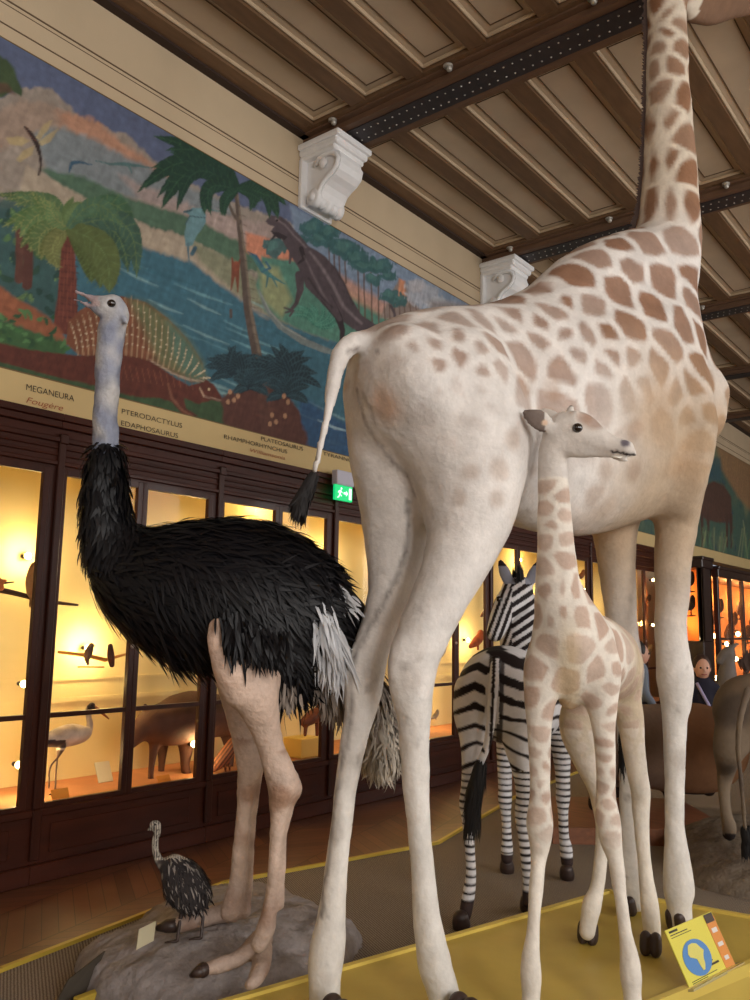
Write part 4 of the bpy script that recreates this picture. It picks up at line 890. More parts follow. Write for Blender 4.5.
# tail root
P, r = GF.ch([(392, 340, 0, 14), (370, 341, -0.0, 11), (352, 344, -0.0, 10.5), (342, 353, 0.0, 9.8), (337, 366, 0.0, 8.6), (333, 385, 0.01, 7.4), (328, 413, 0.02, 6), (320, 448, 0.03, 4.2), (314, 474, 0.04, 3.6)])
S.chain(P, r, 0.012)
TAILP = P
V, Q = S.net(); V = relax(V, Q, 2); Nn = normals(V, Q)
V = V + Nn * (0.004 * noise(V, 3.2, 11) + 0.0022 * noise(V, 10, 12))[:, None]
V[:, 2] = np.maximum(V[:, 2], ZP + 0.015)
px_seeds = [(663, 13), (678, 22), (652, 7), (668, 34), (655, 44), (680, 46), (671, 64), (660, 86), (684, 93), (648, 70), (664, 122), (648, 125), (685, 133), (667, 160), (648, 165), (689, 167), (670, 202), (645, 202), (693, 203), (652, 237), (688, 240), (628, 242),
    (600, 250), (636, 258), (578, 270), (624, 284), (668, 275), (661, 303), (597, 301), (567, 291), (547, 285), (559, 307), (634, 320), (613, 328), (595, 329), (572, 329), (676, 343), (545, 332), (521, 310), (506, 318), (543, 318), (582, 348), (527, 347), (620, 354), (639, 355), (612, 370), (570, 366), (507, 364), (708, 364), (667, 371), (700, 381), (682, 391), (711, 413), (648, 382), (633, 392), (528, 388), (690, 414), (606, 393), (700, 437),
    (437, 322), (460, 312), (399, 330), (415, 342), (436, 338), (468, 331), (396, 360), (440, 361), (415, 372), (467, 352), (484, 368), (422, 387), (408, 392), (443, 391), (422, 412), (456, 388), (484, 390), (480, 423), (490, 402), (430, 468), (480, 450), (452, 452), (490, 316), (484, 338), (500, 338)]
vs_ = touch(V, px_seeds); f_, w_, z_ = GF.loc(vs_); mir = vs_ - 2 * w_[:, None] * GF.w[None] ; keep = (w_ > 0.06); sd = np.vstack([vs_, mir[keep]])
# the sides the photo does not show keep the same lively pattern
cand = V[RNG.choice(len(V), 2600)]; cf, cw, cz = GF.loc(cand); cand = cand[(cz > 1.75) & (cf > -0.9)]
extra = []
for c in cand:
    if np.linalg.norm(sd - c, axis=1).min() > 0.155: sd = np.vstack([sd, c]); extra.append(len(sd) - 1)
f_, w_, z_ = GF.loc(V)
stren = sstep(-1.0, 0.1, f_ + 0.55 * (z_ - 2.4)) * 0.55 + 0.45; stren *= sstep(1.90, 2.55, z_ + 0.25 * sstep(0.2, 0.8, f_) - 0.1); stren *= 0.35 + 0.65 * sstep(-0.9, 0.0, f_)
stren = np.maximum(stren, 0.9 * sstep(2.9, 3.1, z_)); stren = np.maximum(stren, 0.72 * (1 - sstep(-0.1, 0.4, f_)) * sstep(1.92, 2.25, z_) * sstep(-1.0, -0.85, f_ + 0.5 * np.minimum(0, z_ - 2.4)))
is_extra = np.zeros(len(sd)); is_extra[extra] = 1
col, e_ = coat(V, sd, 0.14, 0.040 - 0.022 * sstep(3.05, 3.35, z_), stren, soft=0.040, base=lc((220, 215, 210)))
tan_ = lc((170, 142, 106)); col = mixc(col, tan_[None] * np.ones((len(V), 1)), 0.78 * sstep(-0.05, 0.5, f_ + 0.12 * noise(V, 2.2, 17)) * (1 - sstep(2.15, 2.75, z_)) * sstep(1.2, 1.8, z_))  # tan belly and flank coat, deepened to hold the shadow there
col = mixc(col, lc((176, 140, 104))[None] * np.ones((len(V), 1)), 0.35 * sstep(0.0, 0.9, noise(V, 3.0, 21)) * sstep(-0.9, 0.2, f_) * sstep(1.6, 1.9, z_) * (1 - sstep(2.3, 2.6, z_)))
col = mixc(col, lc((222, 218, 210))[None] * np.ones((len(V), 1)), 0.5 * (1 - sstep(0.7, 1.5, z_)))
col = mixc(col, lc((150, 136, 124))[None] * np.ones((len(V), 1)), 0.35 * sstep(0.55, 1.0, noise(V, 4.0, 22)) * (1 - sstep(1.2, 1.7, z_)))
col = mixc(col, lc((110, 98, 90))[None] * np.ones((len(V), 1)), 0.5 * sstep(0.75, 1.1, noise(V, 11.0, 23)) * (1 - sstep(1.0, 1.9, z_)))
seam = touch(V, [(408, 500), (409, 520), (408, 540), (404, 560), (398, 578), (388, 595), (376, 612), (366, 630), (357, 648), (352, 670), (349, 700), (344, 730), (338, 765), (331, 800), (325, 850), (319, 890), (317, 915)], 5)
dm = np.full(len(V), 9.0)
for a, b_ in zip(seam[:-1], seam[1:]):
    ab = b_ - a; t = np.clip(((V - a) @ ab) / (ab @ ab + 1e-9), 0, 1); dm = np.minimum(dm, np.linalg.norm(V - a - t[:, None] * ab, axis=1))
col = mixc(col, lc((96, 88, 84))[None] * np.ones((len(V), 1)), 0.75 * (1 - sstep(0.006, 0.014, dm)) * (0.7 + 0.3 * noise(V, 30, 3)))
for pth, wd_, al in (([(349, 372), (351, 395), (358, 420), (372, 444), (388, 464), (402, 482), (409, 496)], 0.010, 0.45), ([(352, 352), (362, 348), (373, 350)], 0.008, 0.6), ([(357, 398), (365, 408), (370, 425)], 0.010, 0.35)):  # skin folds at rump and tail root, crease shade painted as grey lines
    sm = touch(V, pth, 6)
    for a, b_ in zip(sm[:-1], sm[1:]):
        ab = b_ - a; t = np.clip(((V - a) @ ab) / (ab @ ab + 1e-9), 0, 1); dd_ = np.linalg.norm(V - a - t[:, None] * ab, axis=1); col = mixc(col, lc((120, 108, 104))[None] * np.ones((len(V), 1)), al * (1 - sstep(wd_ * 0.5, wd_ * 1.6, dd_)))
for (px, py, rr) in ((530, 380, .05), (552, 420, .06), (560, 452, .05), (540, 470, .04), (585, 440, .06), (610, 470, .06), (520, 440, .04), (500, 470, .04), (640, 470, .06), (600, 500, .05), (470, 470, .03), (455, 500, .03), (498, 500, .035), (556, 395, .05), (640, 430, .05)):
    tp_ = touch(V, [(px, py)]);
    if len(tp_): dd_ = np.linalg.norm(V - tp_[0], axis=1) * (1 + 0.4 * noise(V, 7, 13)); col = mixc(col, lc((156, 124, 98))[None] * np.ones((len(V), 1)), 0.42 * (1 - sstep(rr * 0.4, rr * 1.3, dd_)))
rump = touch(V, [(378, 405)]); 
col = mixc(col, lc((226, 176, 138))[None] * np.ones((len(V), 1)), 0.5 * (1 - sstep(0.02, 0.10, np.linalg.norm(V - rump[0], axis=1))))
nk_ = sstep(3.1, 3.6, z_); col = col * (1 - nk_[:, None] * (1 - np.array([0.96, 0.89, 0.76])[None]))
jaw = (f_ > 1.30) & (z_ > 4.3); col[jaw] = col[jaw] * 0 + lc((122, 92, 70))  # brown head, its colour darkened to carry the shade under the jaw
gr = empty('giraffe', GF.pt(0, 0, ZP), 'tall adult giraffe seen from behind, its neck rising out of view', 'giraffe')
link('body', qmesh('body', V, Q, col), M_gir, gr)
# hooves
for (px, py, off, r) in ((466, 1034, 0.12, 0.048), (338, 1036, -0.13, 0.048), (681, 930, 0.12, 0.050), (634, 914, -0.12, 0.046)):
    c = GF.at(px, py, off); g_ = onz(px, py + 3, ZP); c = GF.c0 + GF.f * ((g_ - GF.c0) @ GF.f) * 1 + GF.w * off; c[2] = ZP
    if px < 500: c = onz(px, py, ZP)
    hoof(c, r * (1.25 if px < 500 else 0.95), 'hoof', gr, GF.f)
# black tail tuft: many hairs
def tuft(P, rad, ln, n, m, parent, name='tail_tuft', w=0.006, dr=0.3, rng=RNG, flat=0.6):
    P = np.asarray(P, float); mb = []; k = rng.integers(0, len(P) - 1, n); t = rng.random(n)[:, None]; base = P[k] + (P[k + 1] - P[k]) * t; d = P[k + 1] - P[k]; d /= np.linalg.norm(d, axis=1)[:, None]
    nn = rng.normal(size=(n, 3)); nn -= d * (nn * d).sum(1)[:, None]; nn /= np.linalg.norm(nn, axis=1)[:, None]
    V_, Q_ = cards(base + nn * rad, nn, d + nn * 0.25, ln * rng.uniform(0.6, 1.1, n), w, 0.08, dr, 4, rng)
    return link(name, qmesh(name, V_, Q_), m, parent)
tt = [GF.at(*a) for a in ((315, 474, 0.04), (309, 485, 0.04), (303, 495, 0.04), (301, 504, 0.05))]
tuft(tt, 0.016, 0.060, 700, M_dark, gr, w=0.006)
# short upright mane along the back of the neck
_bk = _n(-(R @ np.array([1.0, 0, 0])) * 0.85 - GF.f * 0.35); _ms = _n(np.cross(_bk, [0, 0, 1.0]))
mp = [GF.at(a[0], a[1], 0) + _bk * (a[2] * GF.d / FOC * 0.97) for a in ((668, -20, 21), (666, 10, 20.5), (666, 50, 20.5), (667, 100, 22.5), (668, 150, 25.5), (668, 205, 30), (664, 238, 34))]
mp = spline(mp, np.ones(len(mp)), 40)[0]; n = len(mp); nn = np.tile(_bk * 0.9 + np.array([0, 0, 0.1]), (n, 1)) 
V_, Q_ = cards(mp, np.tile(_ms, (n, 1)), nn + RNG.normal(0, 0.15, (n, 3)), 0.032 * RNG.uniform(.7, 1.1, n), 0.012, 0.02, -0.05)
link('mane', qmesh('mane', V_, Q_), mat('dark_brown_mane_hair', (62, 44, 36), 0.8), gr)
M_brownear = mat('brown_horn_tip', (60, 44, 38), 0.7)
for sg in (1, -1): MB().ball(GF.at(680, -70, 0.05 * sg), 0.04, 12, 8).build('horn_tip', M_brownear, gr, True)
for sg in (1, -1): MB().ball(GF.at(706, -20, 0.095 * sg), 0.026, 14, 9).build('eye', M_eye, gr, True)
# ------------------------------------------------------------------ helpers for figures laid out by sight line and distance
def D(px, py, d): return CAMP + ray(px, py) * (d / FOC)
VW = _n(R @ np.array([0, 0, 1.0]))                   # the way the photo looks
def dch(S, lst, k=0.03, w=None, sq=1.0, sub=False, curve=True):
    P = np.array([D(a[0], a[1], a[2]) for a in lst]); r = np.array([a[3] * a[2] / FOC for a in lst]); S.chain(P, r, k, w, sq, sub, curve=curve); return P, r
def depth(p): return float((np.array(p) - CAMP) @ (R @ np.array([0, 0, 1.0])))
def on_ground(px, py, z): return onz(px, py, z)

# ------------------------------------------------------------------ giraffe calf facing the viewer
S = SDF(0.0085)
fwd = _n([0.186, -0.98, 0])
latw = np.array([fwd[1], -fwd[0], 0])
FA, FB = onz(530, 1018, ZP + 0.035), onz(634, 1019, ZP + 0.035); dfa, dfb = depth(FA), depth(FB)
def leg(S, lst, k=0.02): return dch(S, lst, k)
dch(S, [(572, 640, 2.86, 36), (574, 655, 2.95, 42), (590, 655, 3.10, 42), (606, 662, 3.25, 38), (612, 672, 3.36, 32)], 0.05, latw, 0.92)
dch(S, [(552, 640, 2.85, 20), (545, 668, 2.83, 21), (540, 700, 2.82, 15.5), (539, 730, 2.80, 12.2), (540, 770, 2.78, 10.3), (540, 800, 2.76, 10.5), (540, 822, 2.745, 13.3), (540, 842, 2.74, 11), (538.5, 862, 2.73, 7.8), (535.5, 895, dfa + .09, 6.8), (533, 930, dfa + .06, 6.6), (531, 955, dfa + .04, 9), (531, 975, dfa + .03, 11), (531, 992, dfa + .02, 9.6), (530.5, 1003, dfa + .01, 9.5), (530, 1012, dfa, 9.5)], 0.03)
dch(S, [(590, 640, 2.87, 22), (598, 668, 2.85, 22), (601, 698, 2.84, 16.5), (604, 730, 2.83, 11.5), (606, 770, 2.82, 9.6), (606, 795, 2.82, 10), (608, 820, 2.76, 12.2), (611, 840, 2.75, 10.8), (616, 862, 2.74, 7.8), (621, 900, dfb + .09, 6.7), (625, 930, dfb + .06, 6.8), (629, 955, dfb + .04, 9.4), (631, 975, dfb + .03, 11.2), (632, 992, dfb + .02, 9.5), (633, 1003, dfb + .01, 9.5), (634, 1013, dfb, 9.5)], 0.03)
dch(S, [(596, 690, 3.30, 24), (584, 722, 3.28, 24), (586, 752, 3.27, 17), (596, 782, 3.27, 11), (602, 808, 3.30, 9.2), (603, 835, 3.30, 7.4), (600, 865, 3.28, 6.8), (597, 888, 3.26, 7), (592, 905, 3.24, 9.3), (589, 920, 3.23, 8.5), (587, 932, 3.22, 8)], 0.03)
dch(S, [(622, 690, 3.34, 18), (630, 720, 3.34, 13.5), (634, 752, 3.36, 11), (639, 782, 3.38, 10), (641, 803, 3.40, 9), (642, 835, 3.38, 7.2), (645, 868, 3.36, 6.8), (649, 900, 3.34, 8.6), (651, 918, 3.33, 9.0), (653, 940, 3.32, 8)], 0.03)
dch(S, [(569, 700, 2.88, 9), (570, 668, 2.82, 18), (569, 640, 2.80, 22)], 0.05)
# neck
dch(S, [(574, 640, 2.90, 34), (564, 612, 2.87, 29), (558, 585, 2.86, 22.5), (556, 555, 2.86, 19.3), (555, 520, 2.86, 17.2), (553, 485, 2.86, 15), (553, 455, 2.85, 14.6), (558, 438, 2.84, 15)], 0.04)
# head, turned to the right of the picture
dch(S, [(566, 430, 2.83, 19), (578, 431, 2.81, 19.5), (590, 437, 2.79, 16), (603, 442, 2.77, 11.6), (616, 446, 2.75, 9.2), (626, 448, 2.735, 8.6)], 0.025, VW, 0.72)
dch(S, [(562, 444, 2.83, 12), (578, 448, 2.80, 10), (596, 451, 2.78, 6.5), (610, 455, 2.76, 3.5), (620, 458.5, 2.745, 3.2), (626, 460.5, 2.74, 2.6)], 0.012, VW, 0.8)
dch(S, [(618, 448, 2.75, 6), (628, 450, 2.735, 5.2), (635, 454.5, 2.73, 2.6)], 0.008)
dch(S, [(568, 420, 2.86, 4.5), (570, 412, 2.86, 4.2), (571, 408, 2.86, 3.0)], 0.012); dch(S, [(574, 420, 2.79, 4.5), (576, 413, 2.79, 3.6)], 0.012)
dch(S, [(611, 452.8, 2.70, 0.9), (624, 455.5, 2.69, 1.0), (640, 458.5, 2.69, 1.0)], 0.004, sub=True)
S.ell(D(577.5, 428, 2.735), (0.017, 0.017, 0.012), 0.006, sub=True)
# ear on the viewer's side
P = [D(550, 427, 2.80), D(541, 421, 2.79), (D(530, 415, 2.79)), D(521, 410.5, 2.79)]; S.chain(P, [0.018, 0.036, 0.024, 0.003], 0.010, _n(VW + 0.25 * _u), 0.28)
P = [D(562, 424, 2.92), D(552, 418, 2.96), D(544, 414, 2.99), D(537, 412, 3.01)]; S.chain(P, [0.02, 0.028, 0.022, 0.004], 0.012, VW, 0.3)
dch(S, [(612, 655, 3.40, 10), (618, 670, 3.47, 6), (622, 700, 3.50, 4), (622, 735, 3.50, 3.0)], 0.02)
V, Q = S.net(); V = relax(V, Q, 2, 0.4); Nn = normals(V, Q); V = V + Nn * (0.002 * noise(V, 6, 11))[:, None]; V[:, 2] = np.maximum(V[:, 2], ZP + 0.012)
ps = [(578, 647), (543, 643), (562, 612), (582, 615), (548, 619), (535, 618), (600, 670), (543, 569), (564, 557), (546, 540), (563, 539), (546, 509), (561, 516), (546, 485), (561, 497), (547, 466), (560, 466), (634, 683), (630, 707), (540, 737), (532, 752), (543, 767), (534, 770), (537, 787), (606, 744), (607, 760), (597, 705), (610, 709), (602, 772), (611, 772), (600, 788), (613, 728), (592, 590), (606, 620), (618, 650), (528, 665), (612, 690), (530, 700), (545, 710), (562, 590), (575, 590), (548, 590), (552, 525), (620, 668), (633, 730), (530, 790), (545, 795), (608, 800), (640, 700)]
tv = touch(V, ps, 5); sd = tv
cand = V[RNG.choice(len(V), 1800)]; cand = cand[cand[:, 2] > 0.95]; x_, y_, d_ = proj(cand)
for c in cand:
    if np.linalg.norm(sd - c, axis=1).min() > 0.10: sd = np.vstack([sd, c])
legc = V[RNG.choice(len(V), 3000)]; legc = legc[(legc[:, 2] < 1.02) & (legc[:, 2] > 0.66)]
for c in legc:
    if np.linalg.norm(sd - c, axis=1).min() > 0.052: sd = np.vstack([sd, c])
x_, y_, d_ = proj(V); st = 0.58 * sstep(0.64, 0.84, V[:, 2]) * (1 - sstep(0.0, 1.0, (V[:, 2] - 1.86) / 0.08)); 
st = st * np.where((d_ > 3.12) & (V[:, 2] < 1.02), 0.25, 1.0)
col, e_ = coat(V, sd, 0.074, 0.034 - 0.016 * (1 - sstep(0.95, 1.1, V[:, 2])) - 0.012 * sstep(1.5, 1.6, V[:, 2]), st * 1.1, patch=lc((176, 134, 110)), base=lc((226, 218, 206)), soft=0.016)
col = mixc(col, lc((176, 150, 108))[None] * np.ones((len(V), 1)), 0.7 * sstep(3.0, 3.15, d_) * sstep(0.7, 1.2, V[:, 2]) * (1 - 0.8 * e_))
col = mixc(col, lc((206, 182, 132))[None] * np.ones((len(V), 1)), 0.45 * (1 - sstep(3, 17, abs(x_ - 569 + 2.5 * noise(V, 9, 3)))) * sstep(600, 660, y_) * (1 - sstep(2.88, 3.0, d_)))
col = mixc(col, lc((206, 200, 196))[None] * np.ones((len(V), 1)), 0.6 * (V[:, 2] > 1.90))
def dab(col, V, pos, r, c, a=1.0): d = np.linalg.norm(V - pos, axis=1); return mixc(col, lc(c)[None] * np.ones((len(V), 1)), a * (1 - sstep(r * 0.5, r, d)))
col = dab(col, V, touch(V, [(597, 414)])[0], 0.05, (150, 118, 100), 0.7); col = dab(col, V, touch(V, [(585, 412)])[0], 0.035, (160, 128, 108), 0.6); col = dab(col, V, D(571, 404, 2.86), 0.014, (60, 45, 40)); col = dab(col, V, D(576, 408, 2.78), 0.012, (70, 52, 45))
col = dab(col, V, touch(V, [(626, 443)])[0], 0.020, (92, 84, 98), 0.9); 
for q in [(611 + 1.6 * i, 452.4 + 0.38 * i) for i in range(17)]: col = dab(col, V, touch(V, [q], 3)[0] if len(touch(V, [q], 3)) else touch(V, [(636, 458)])[0], 0.007, (38, 28, 28))
ear = (x_ < 545) & (y_ < 432) & (d_ < 2.85); col[ear] = mixc(col[ear], lc((104, 88, 80)), 0.9); col = dab(col, V, touch(V, [(545, 423)])[0], 0.014, (224, 196, 170))
gc = empty('giraffe_calf', (-1.355, 3.05, ZP), 'pale giraffe calf with light brown patches standing under the tall giraffe', 'giraffe')
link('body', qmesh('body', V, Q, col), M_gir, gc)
MB().ball(D(577.5, 428, 2.768), (0.0175, 0.0175, 0.0165), 16, 12).build('eye', M_eye, gc, True)
MB().tube([D(611, 456.5, 2.735), D(616, 457, 2.732), D(621, 457.6, 2.73)], 0.0035, 6).build('teeth', mat('ivory_teeth', (220, 214, 200), 0.4), gc, True)
for (px, py, f_) in ((530, 1030, fwd), (634, 1031, fwd), (588, 943, fwd), (651, 955, fwd)):
    g_ = onz(px, py, ZP) if py < 1000 else np.array([*(FA if px < 600 else FB)[:2], ZP]); hoof(g_, 0.044 if py < 1000 else 0.040, 'hoof', gc, f_)
tp = np.array([D(622, 725, 3.50), D(622, 745, 3.50), D(622, 760, 3.5)]); tuft(tp, 0.008, 0.07, 200, M_dark, gc, w=0.004)
mp = spline(np.array([D(*a) for a in ((560, 425, 2.93), (553, 455, 2.91), (553, 500, 2.925), (556, 550, 2.94), (562, 590, 2.97), (576, 618, 3.01))]), np.ones(6), 40)[0]; n = len(mp)
V_, Q_ = cards(mp, np.tile(latw, (n, 1)), np.tile(-fwd, (n, 1)) + RNG.normal(0, 0.2, (n, 3)), 0.032, 0.010, 0.02, -0.05); link('mane', qmesh('mane', V_, Q_), mat('brown_short_mane_hair', (98, 66, 48), 0.8), gc)

# ------------------------------------------------------------------ zebra seen from behind
S = SDF(0.0068)
zf = _n([-0.23, 0.97, 0]); zw = np.array([zf[1], -zf[0], 0])
dch(S, [(499, 690, 3.98, 40), (504, 692, 4.15, 46), (514, 698, 4.40, 46), (524, 700, 4.65, 42), (532, 698, 4.85, 34)], 0.06)
dch(S, [(476, 692, 3.93, 22), (474, 712, 3.92, 20.5), (474, 735, 3.90, 15), (472, 758, 3.89, 10.5), (469, 785, 3.90, 7.8), (467, 803, 3.93, 7.8), (468, 820, 3.91, 6.2), (470, 850, 3.89, 5.0), (471, 874, 3.87, 5.2), (469, 892, 3.85, 6.3), (466, 910, 3.83, 6.4), (464, 918, 3.82, 6)], 0.03)
dch(S, [(516, 692, 4.02, 26), (519, 715, 4.01, 24), (521, 745, 4.00, 17), (524, 772, 4.0, 11.5), (525, 795, 4.02, 9), (523, 815, 4.05, 8.2), (524, 835, 4.03, 6.2), (526, 860, 4.01, 5.2), (528, 880, 4.0, 5.4), (529, 893, 3.99, 6.5), (528, 902, 3.98, 6)], 0.03)
dch(S, [(516, 712, 4.76, 20), (508, 735, 4.74, 12), (505, 760, 4.72, 8), (505, 788, 4.71, 6.8), (505, 798, 4.70, 7), (506, 815, 4.69, 5), (507, 836, 4.68, 4.8), (507, 848, 4.67, 6), (507, 858, 4.66, 6)], 0.03)
dch(S, [(550, 705, 4.72, 22), (559, 732, 4.66, 13), (562, 760, 4.64, 8.5), (563, 785, 4.62, 7), (563, 797, 4.62, 7.2), (563, 812, 4.61, 5.2), (564, 836, 4.60, 5), (566, 848, 4.59, 6.2), (567, 862, 4.58, 6)], 0.03)
dch(S, [(532, 675, 4.85, 30), (524, 645, 4.82, 24), (519, 622, 4.78, 20), (518, 603, 4.72, 17.5), (517, 590, 4.66, 15)], 0.05)
dch(S, [(517, 596, 4.62, 15.5), (509, 603, 4.58, 14), (503, 614, 4.56, 12), (498, 625, 4.55, 10), (495, 633, 4.54, 8.5)], 0.03)
for pts in ([(511, 588, 4.62, 4), (506, 575, 4.60, 6.2), (502, 566, 4.60, 4.5), (500, 560, 4.60, 1.4)], [(527, 588, 4.70, 4), (532, 577, 4.70, 6), (535, 569, 4.70, 4.4), (536, 563, 4.70, 1.4)]):
    dch(S, pts, 0.012, VW, 0.35)
dch(S, [(496, 660, 3.86, 5), (493, 690, 3.74, 5), (491, 720, 3.72, 4.5), (487, 745, 3.74, 4), (480, 763, 3.77, 4)], 0.012)
V, Q = S.net(); V = relax(V, Q, 2, 0.4); Nn = normals(V, Q)
x_, y_, d_ = proj(V); z_ = V[:, 2]; q = V - np.array([-2.22, 4.0, 0]); fa = q @ zf; la = q @ zw
WH, BK = lc((226, 224, 226)), lc((36, 26, 26)); jn = 0.35 * noise(V, 3.5, 2) + 0.12 * noise(V, 14, 3)
ph = np.zeros(len(V)); duty = np.full(len(V), 0.40)
body = z_ > 0.80
ph = (z_ + 0.42 * np.abs(la) * (fa < 0.1)) / 0.086 + fa * 4.5 * sstep(-0.2, 0.3, fa)
duty = 0.26 + 0.22 * sstep(0.98, 1.12, z_) + 0.06 * noise(V, 2.5, 9)
fr = np.sin(6.283 * ph + jn * 2.2)
dark = fr > np.cos(np.pi * duty)
legz = z_ < 0.74; front_leg = (d_ > 4.4) & (z_ < 0.85)
phl = z_ / 0.033; frl = np.sin(6.283 * phl + jn * 1.5 + 2.0 * la); dl = frl > np.cos(np.pi * 0.42)
tl = sstep(0.70, 0.80, z_); use_leg = legz | front_leg
col = mixc(np.tile(WH, (len(V), 1)), np.tile(BK, (len(V), 1)), sstep(-0.22, 0.22, fr - np.cos(np.pi * duty)))
coll = mixc(np.tile(WH, (len(V), 1)), np.tile(BK, (len(V), 1)), sstep(-0.3, 0.3, frl - np.cos(np.pi * 0.33)))
col[use_leg] = coll[use_leg]
cl = np.abs(x_ - (497 + (y_ - 660) * -0.03)); mid = (d_ < 4.25) & (y_ > 655) & (y_ < 760); col = mixc(col, np.tile(BK, (len(V), 1)), mid * (1 - sstep(2.5, 4.0, np.abs(cl - 4.5))) * 0.9)
tail = (np.abs(x_ - 492) < 7) & (d_ < 3.84) & (y_ < 766) & (y_ > 655); col[tail] = np.where((np.abs(x_[tail] - 493 + (y_[tail] - 690) * 0.04) < 1.6)[:, None], BK, WH)
hd = (d_ > 4.35) & (z_ > 1.22) ; ph2 = (x_ * 0.93 + y_ * 0.36) / 6.2; ph3 = (x_ * 0.55 - y_ * 0.83) / 8.0
nk = np.where(x_ < 512, np.sin(6.283 * (x_ * 0.85 + y_ * 0.32) / 5.6 + jn), np.sin(6.283 * (x_ * 0.55 + y_ * 0.83) / 8.5 + jn))
col[hd] = mixc(np.tile(WH, (len(V), 1)), np.tile(BK, (len(V), 1)), sstep(-0.25, 0.05, nk))[hd]
ears = (z_ > 1.59) & (y_ < 584) & ((np.abs(x_ - 506) < 9) | (np.abs(x_ - 533) < 8)); col[ears] = lc((150, 152, 164)); tip = ears & (y_ < 565.5); col[tip] = BK
hoofy = z_ < 0.17; col[hoofy] = lc((62, 48, 46))
M_zeb = mat('striped_zebra_coat', (200, 200, 200), 0.7, vcol=True, var=0.06, vs=20, bump=0.2, bs=60, spec=0.25)
gz = empty('zebra', (-2.22, 4.0, ZK), 'black and white zebra seen from behind, looking back over its shoulder', 'zebra')
link('body', qmesh('body', V, Q, col), M_zeb, gz)
for (px, py) in ((461, 933), (528, 915), (507, 876), (567, 883)): hoof(onz(px, py - 3, ZK), 0.040, 'hoof', gz, zf, split=False)
tp = np.array([D(482, 760, 3.75), D(478, 775, 3.74), D(474, 795, 3.74), D(473, 810, 3.74)]); tuft(tp, 0.024, 0.10, 1100, M_dark, gz, w=0.006, dr=0.5)
mp = spline(np.array([D(*a) for a in ((519, 586, 4.60), (523, 596, 4.66), (526, 612, 4.70), (528, 630, 4.75), (529, 645, 4.8))]), np.ones(5), 30)[0]; n = len(mp)
mm = np.repeat(mp, 3, 0); n = len(mm); V_, Q_ = cards(mm + RNG.normal(0, 0.008, (n, 3)), np.tile(zw, (n, 1)), -zf * 0.6 + np.array([0, 0, 1.0]) + RNG.normal(0, 0.25, (n, 3)), 0.085, 0.012, 0.0, 0.0); link('mane', qmesh('mane', V_, Q_), M_dark, gz)
nn = 60; fp = np.tile(D(519, 582, 4.62), (nn, 1)) + RNG.normal(0, 0.014, (nn, 3)); V_, Q_ = cards(fp, np.tile(zw, (nn, 1)), np.tile([0, 0, 1.0], (nn, 1)) + RNG.normal(0, 0.2, (nn, 3)), 0.09, 0.012, 0.0, 0.0); link('forelock', qmesh('forelock', V_, Q_), M_dark, gz)
MB().ball(D(499, 599, 4.52), 0.016, 12, 8).build('eye', M_eye, gz, True)
ev, eq = cards(np.array([D(498 - i * 0.5, 594 + i * 2.2, 4.50) for i in range(5)]), np.tile([0, 0, 1.0], (5, 1)), np.tile(R @ np.array([-1.0, -0.6, 0]), (5, 1)), 0.04, 0.005, 0.2, -0.3); link('eyelashes', qmesh('eyelashes', ev, eq), M_dark, gz)
# ------------------------------------------------------------------ rock base
M_rock = mat('grey_brown_cast_rock', (136, 124, 116), 0.85, vcol=True, var=0.16, vs=14, bump=1.0, bs=45, spec=0.2)
def rock(name, ells, h, label, cat, c1=(158, 150, 148), c2=(122, 110, 102), amp=0.02, floor_z=ZK, parent=None):
    S = SDF(h)
    for c, r in ells: S.ell(c, r, 0.12)
    V, Q = S.net(); Nn = normals(V, Q); V = V + Nn * (amp * noise(V, 1.6, 3) + 0.6 * amp * noise(V, 5, 4) + 0.3 * amp * noise(V, 16, 5))[:, None]
    V[:, 2] = np.maximum(V[:, 2], floor_z); col = mixc(np.tile(lc(c1), (len(V), 1)), lc(c2)[None], sstep(-0.5, 0.9, noise(V, 1.3, 9) + 0.3 * noise(V, 9, 10))[:, None] if False else sstep(-0.5, 0.9, noise(V, 1.3, 9) + 0.3 * noise(V, 9, 10)))
    return top(name, qmesh(name, V, Q, col), M_rock, label, cat)
ZR = 0.25
ra, rb, rc, rd, re_ = onz(255, 955, 0.10), onz(232, 925, 0.10), onz(165, 965, 0.08), onz(300, 955, 0.06), onz(200, 985, 0.08)
rock('rock_base', [((ra[0], ra[1], 0.08), (0.36, 0.34, 0.165)), ((rb[0], rb[1], 0.08), (0.36, 0.36, 0.165)), ((rc[0], rc[1], 0.06), (0.38, 0.30, 0.155)), ((rd[0] - 0.06, rd[1], 0.04), (0.26, 0.34, 0.15)), ((re_[0], re_[1], 0.05), (0.34, 0.30, 0.15))], 0.014, 'low grey brown artificial rock carrying the ostrich and its chick', 'rock')

# ------------------------------------------------------------------ ostrich
M_skin = mat('pale_scaly_bird_skin', (190, 165, 150), 0.6, vcol=True, var=0.14, vs=14, bump=0.7, bs=50, spec=0.35)
M_black = mat('glossy_black_feathers', (13, 12, 16), 0.5, var=0.4, vs=5, spec=0.3)
M_plume = mat('off_white_plume_feathers', (196, 190, 182), 0.85, var=0.25, vs=12)
M_greyp = mat('grey_brown_plume_feathers', (134, 122, 112), 0.85, var=0.3, vs=12)
go = empty('ostrich', (-2.3, 2.2, ZR), 'tall black-feathered ostrich with a bare grey neck standing on the rock', 'ostrich')
S = SDF(0.0085)
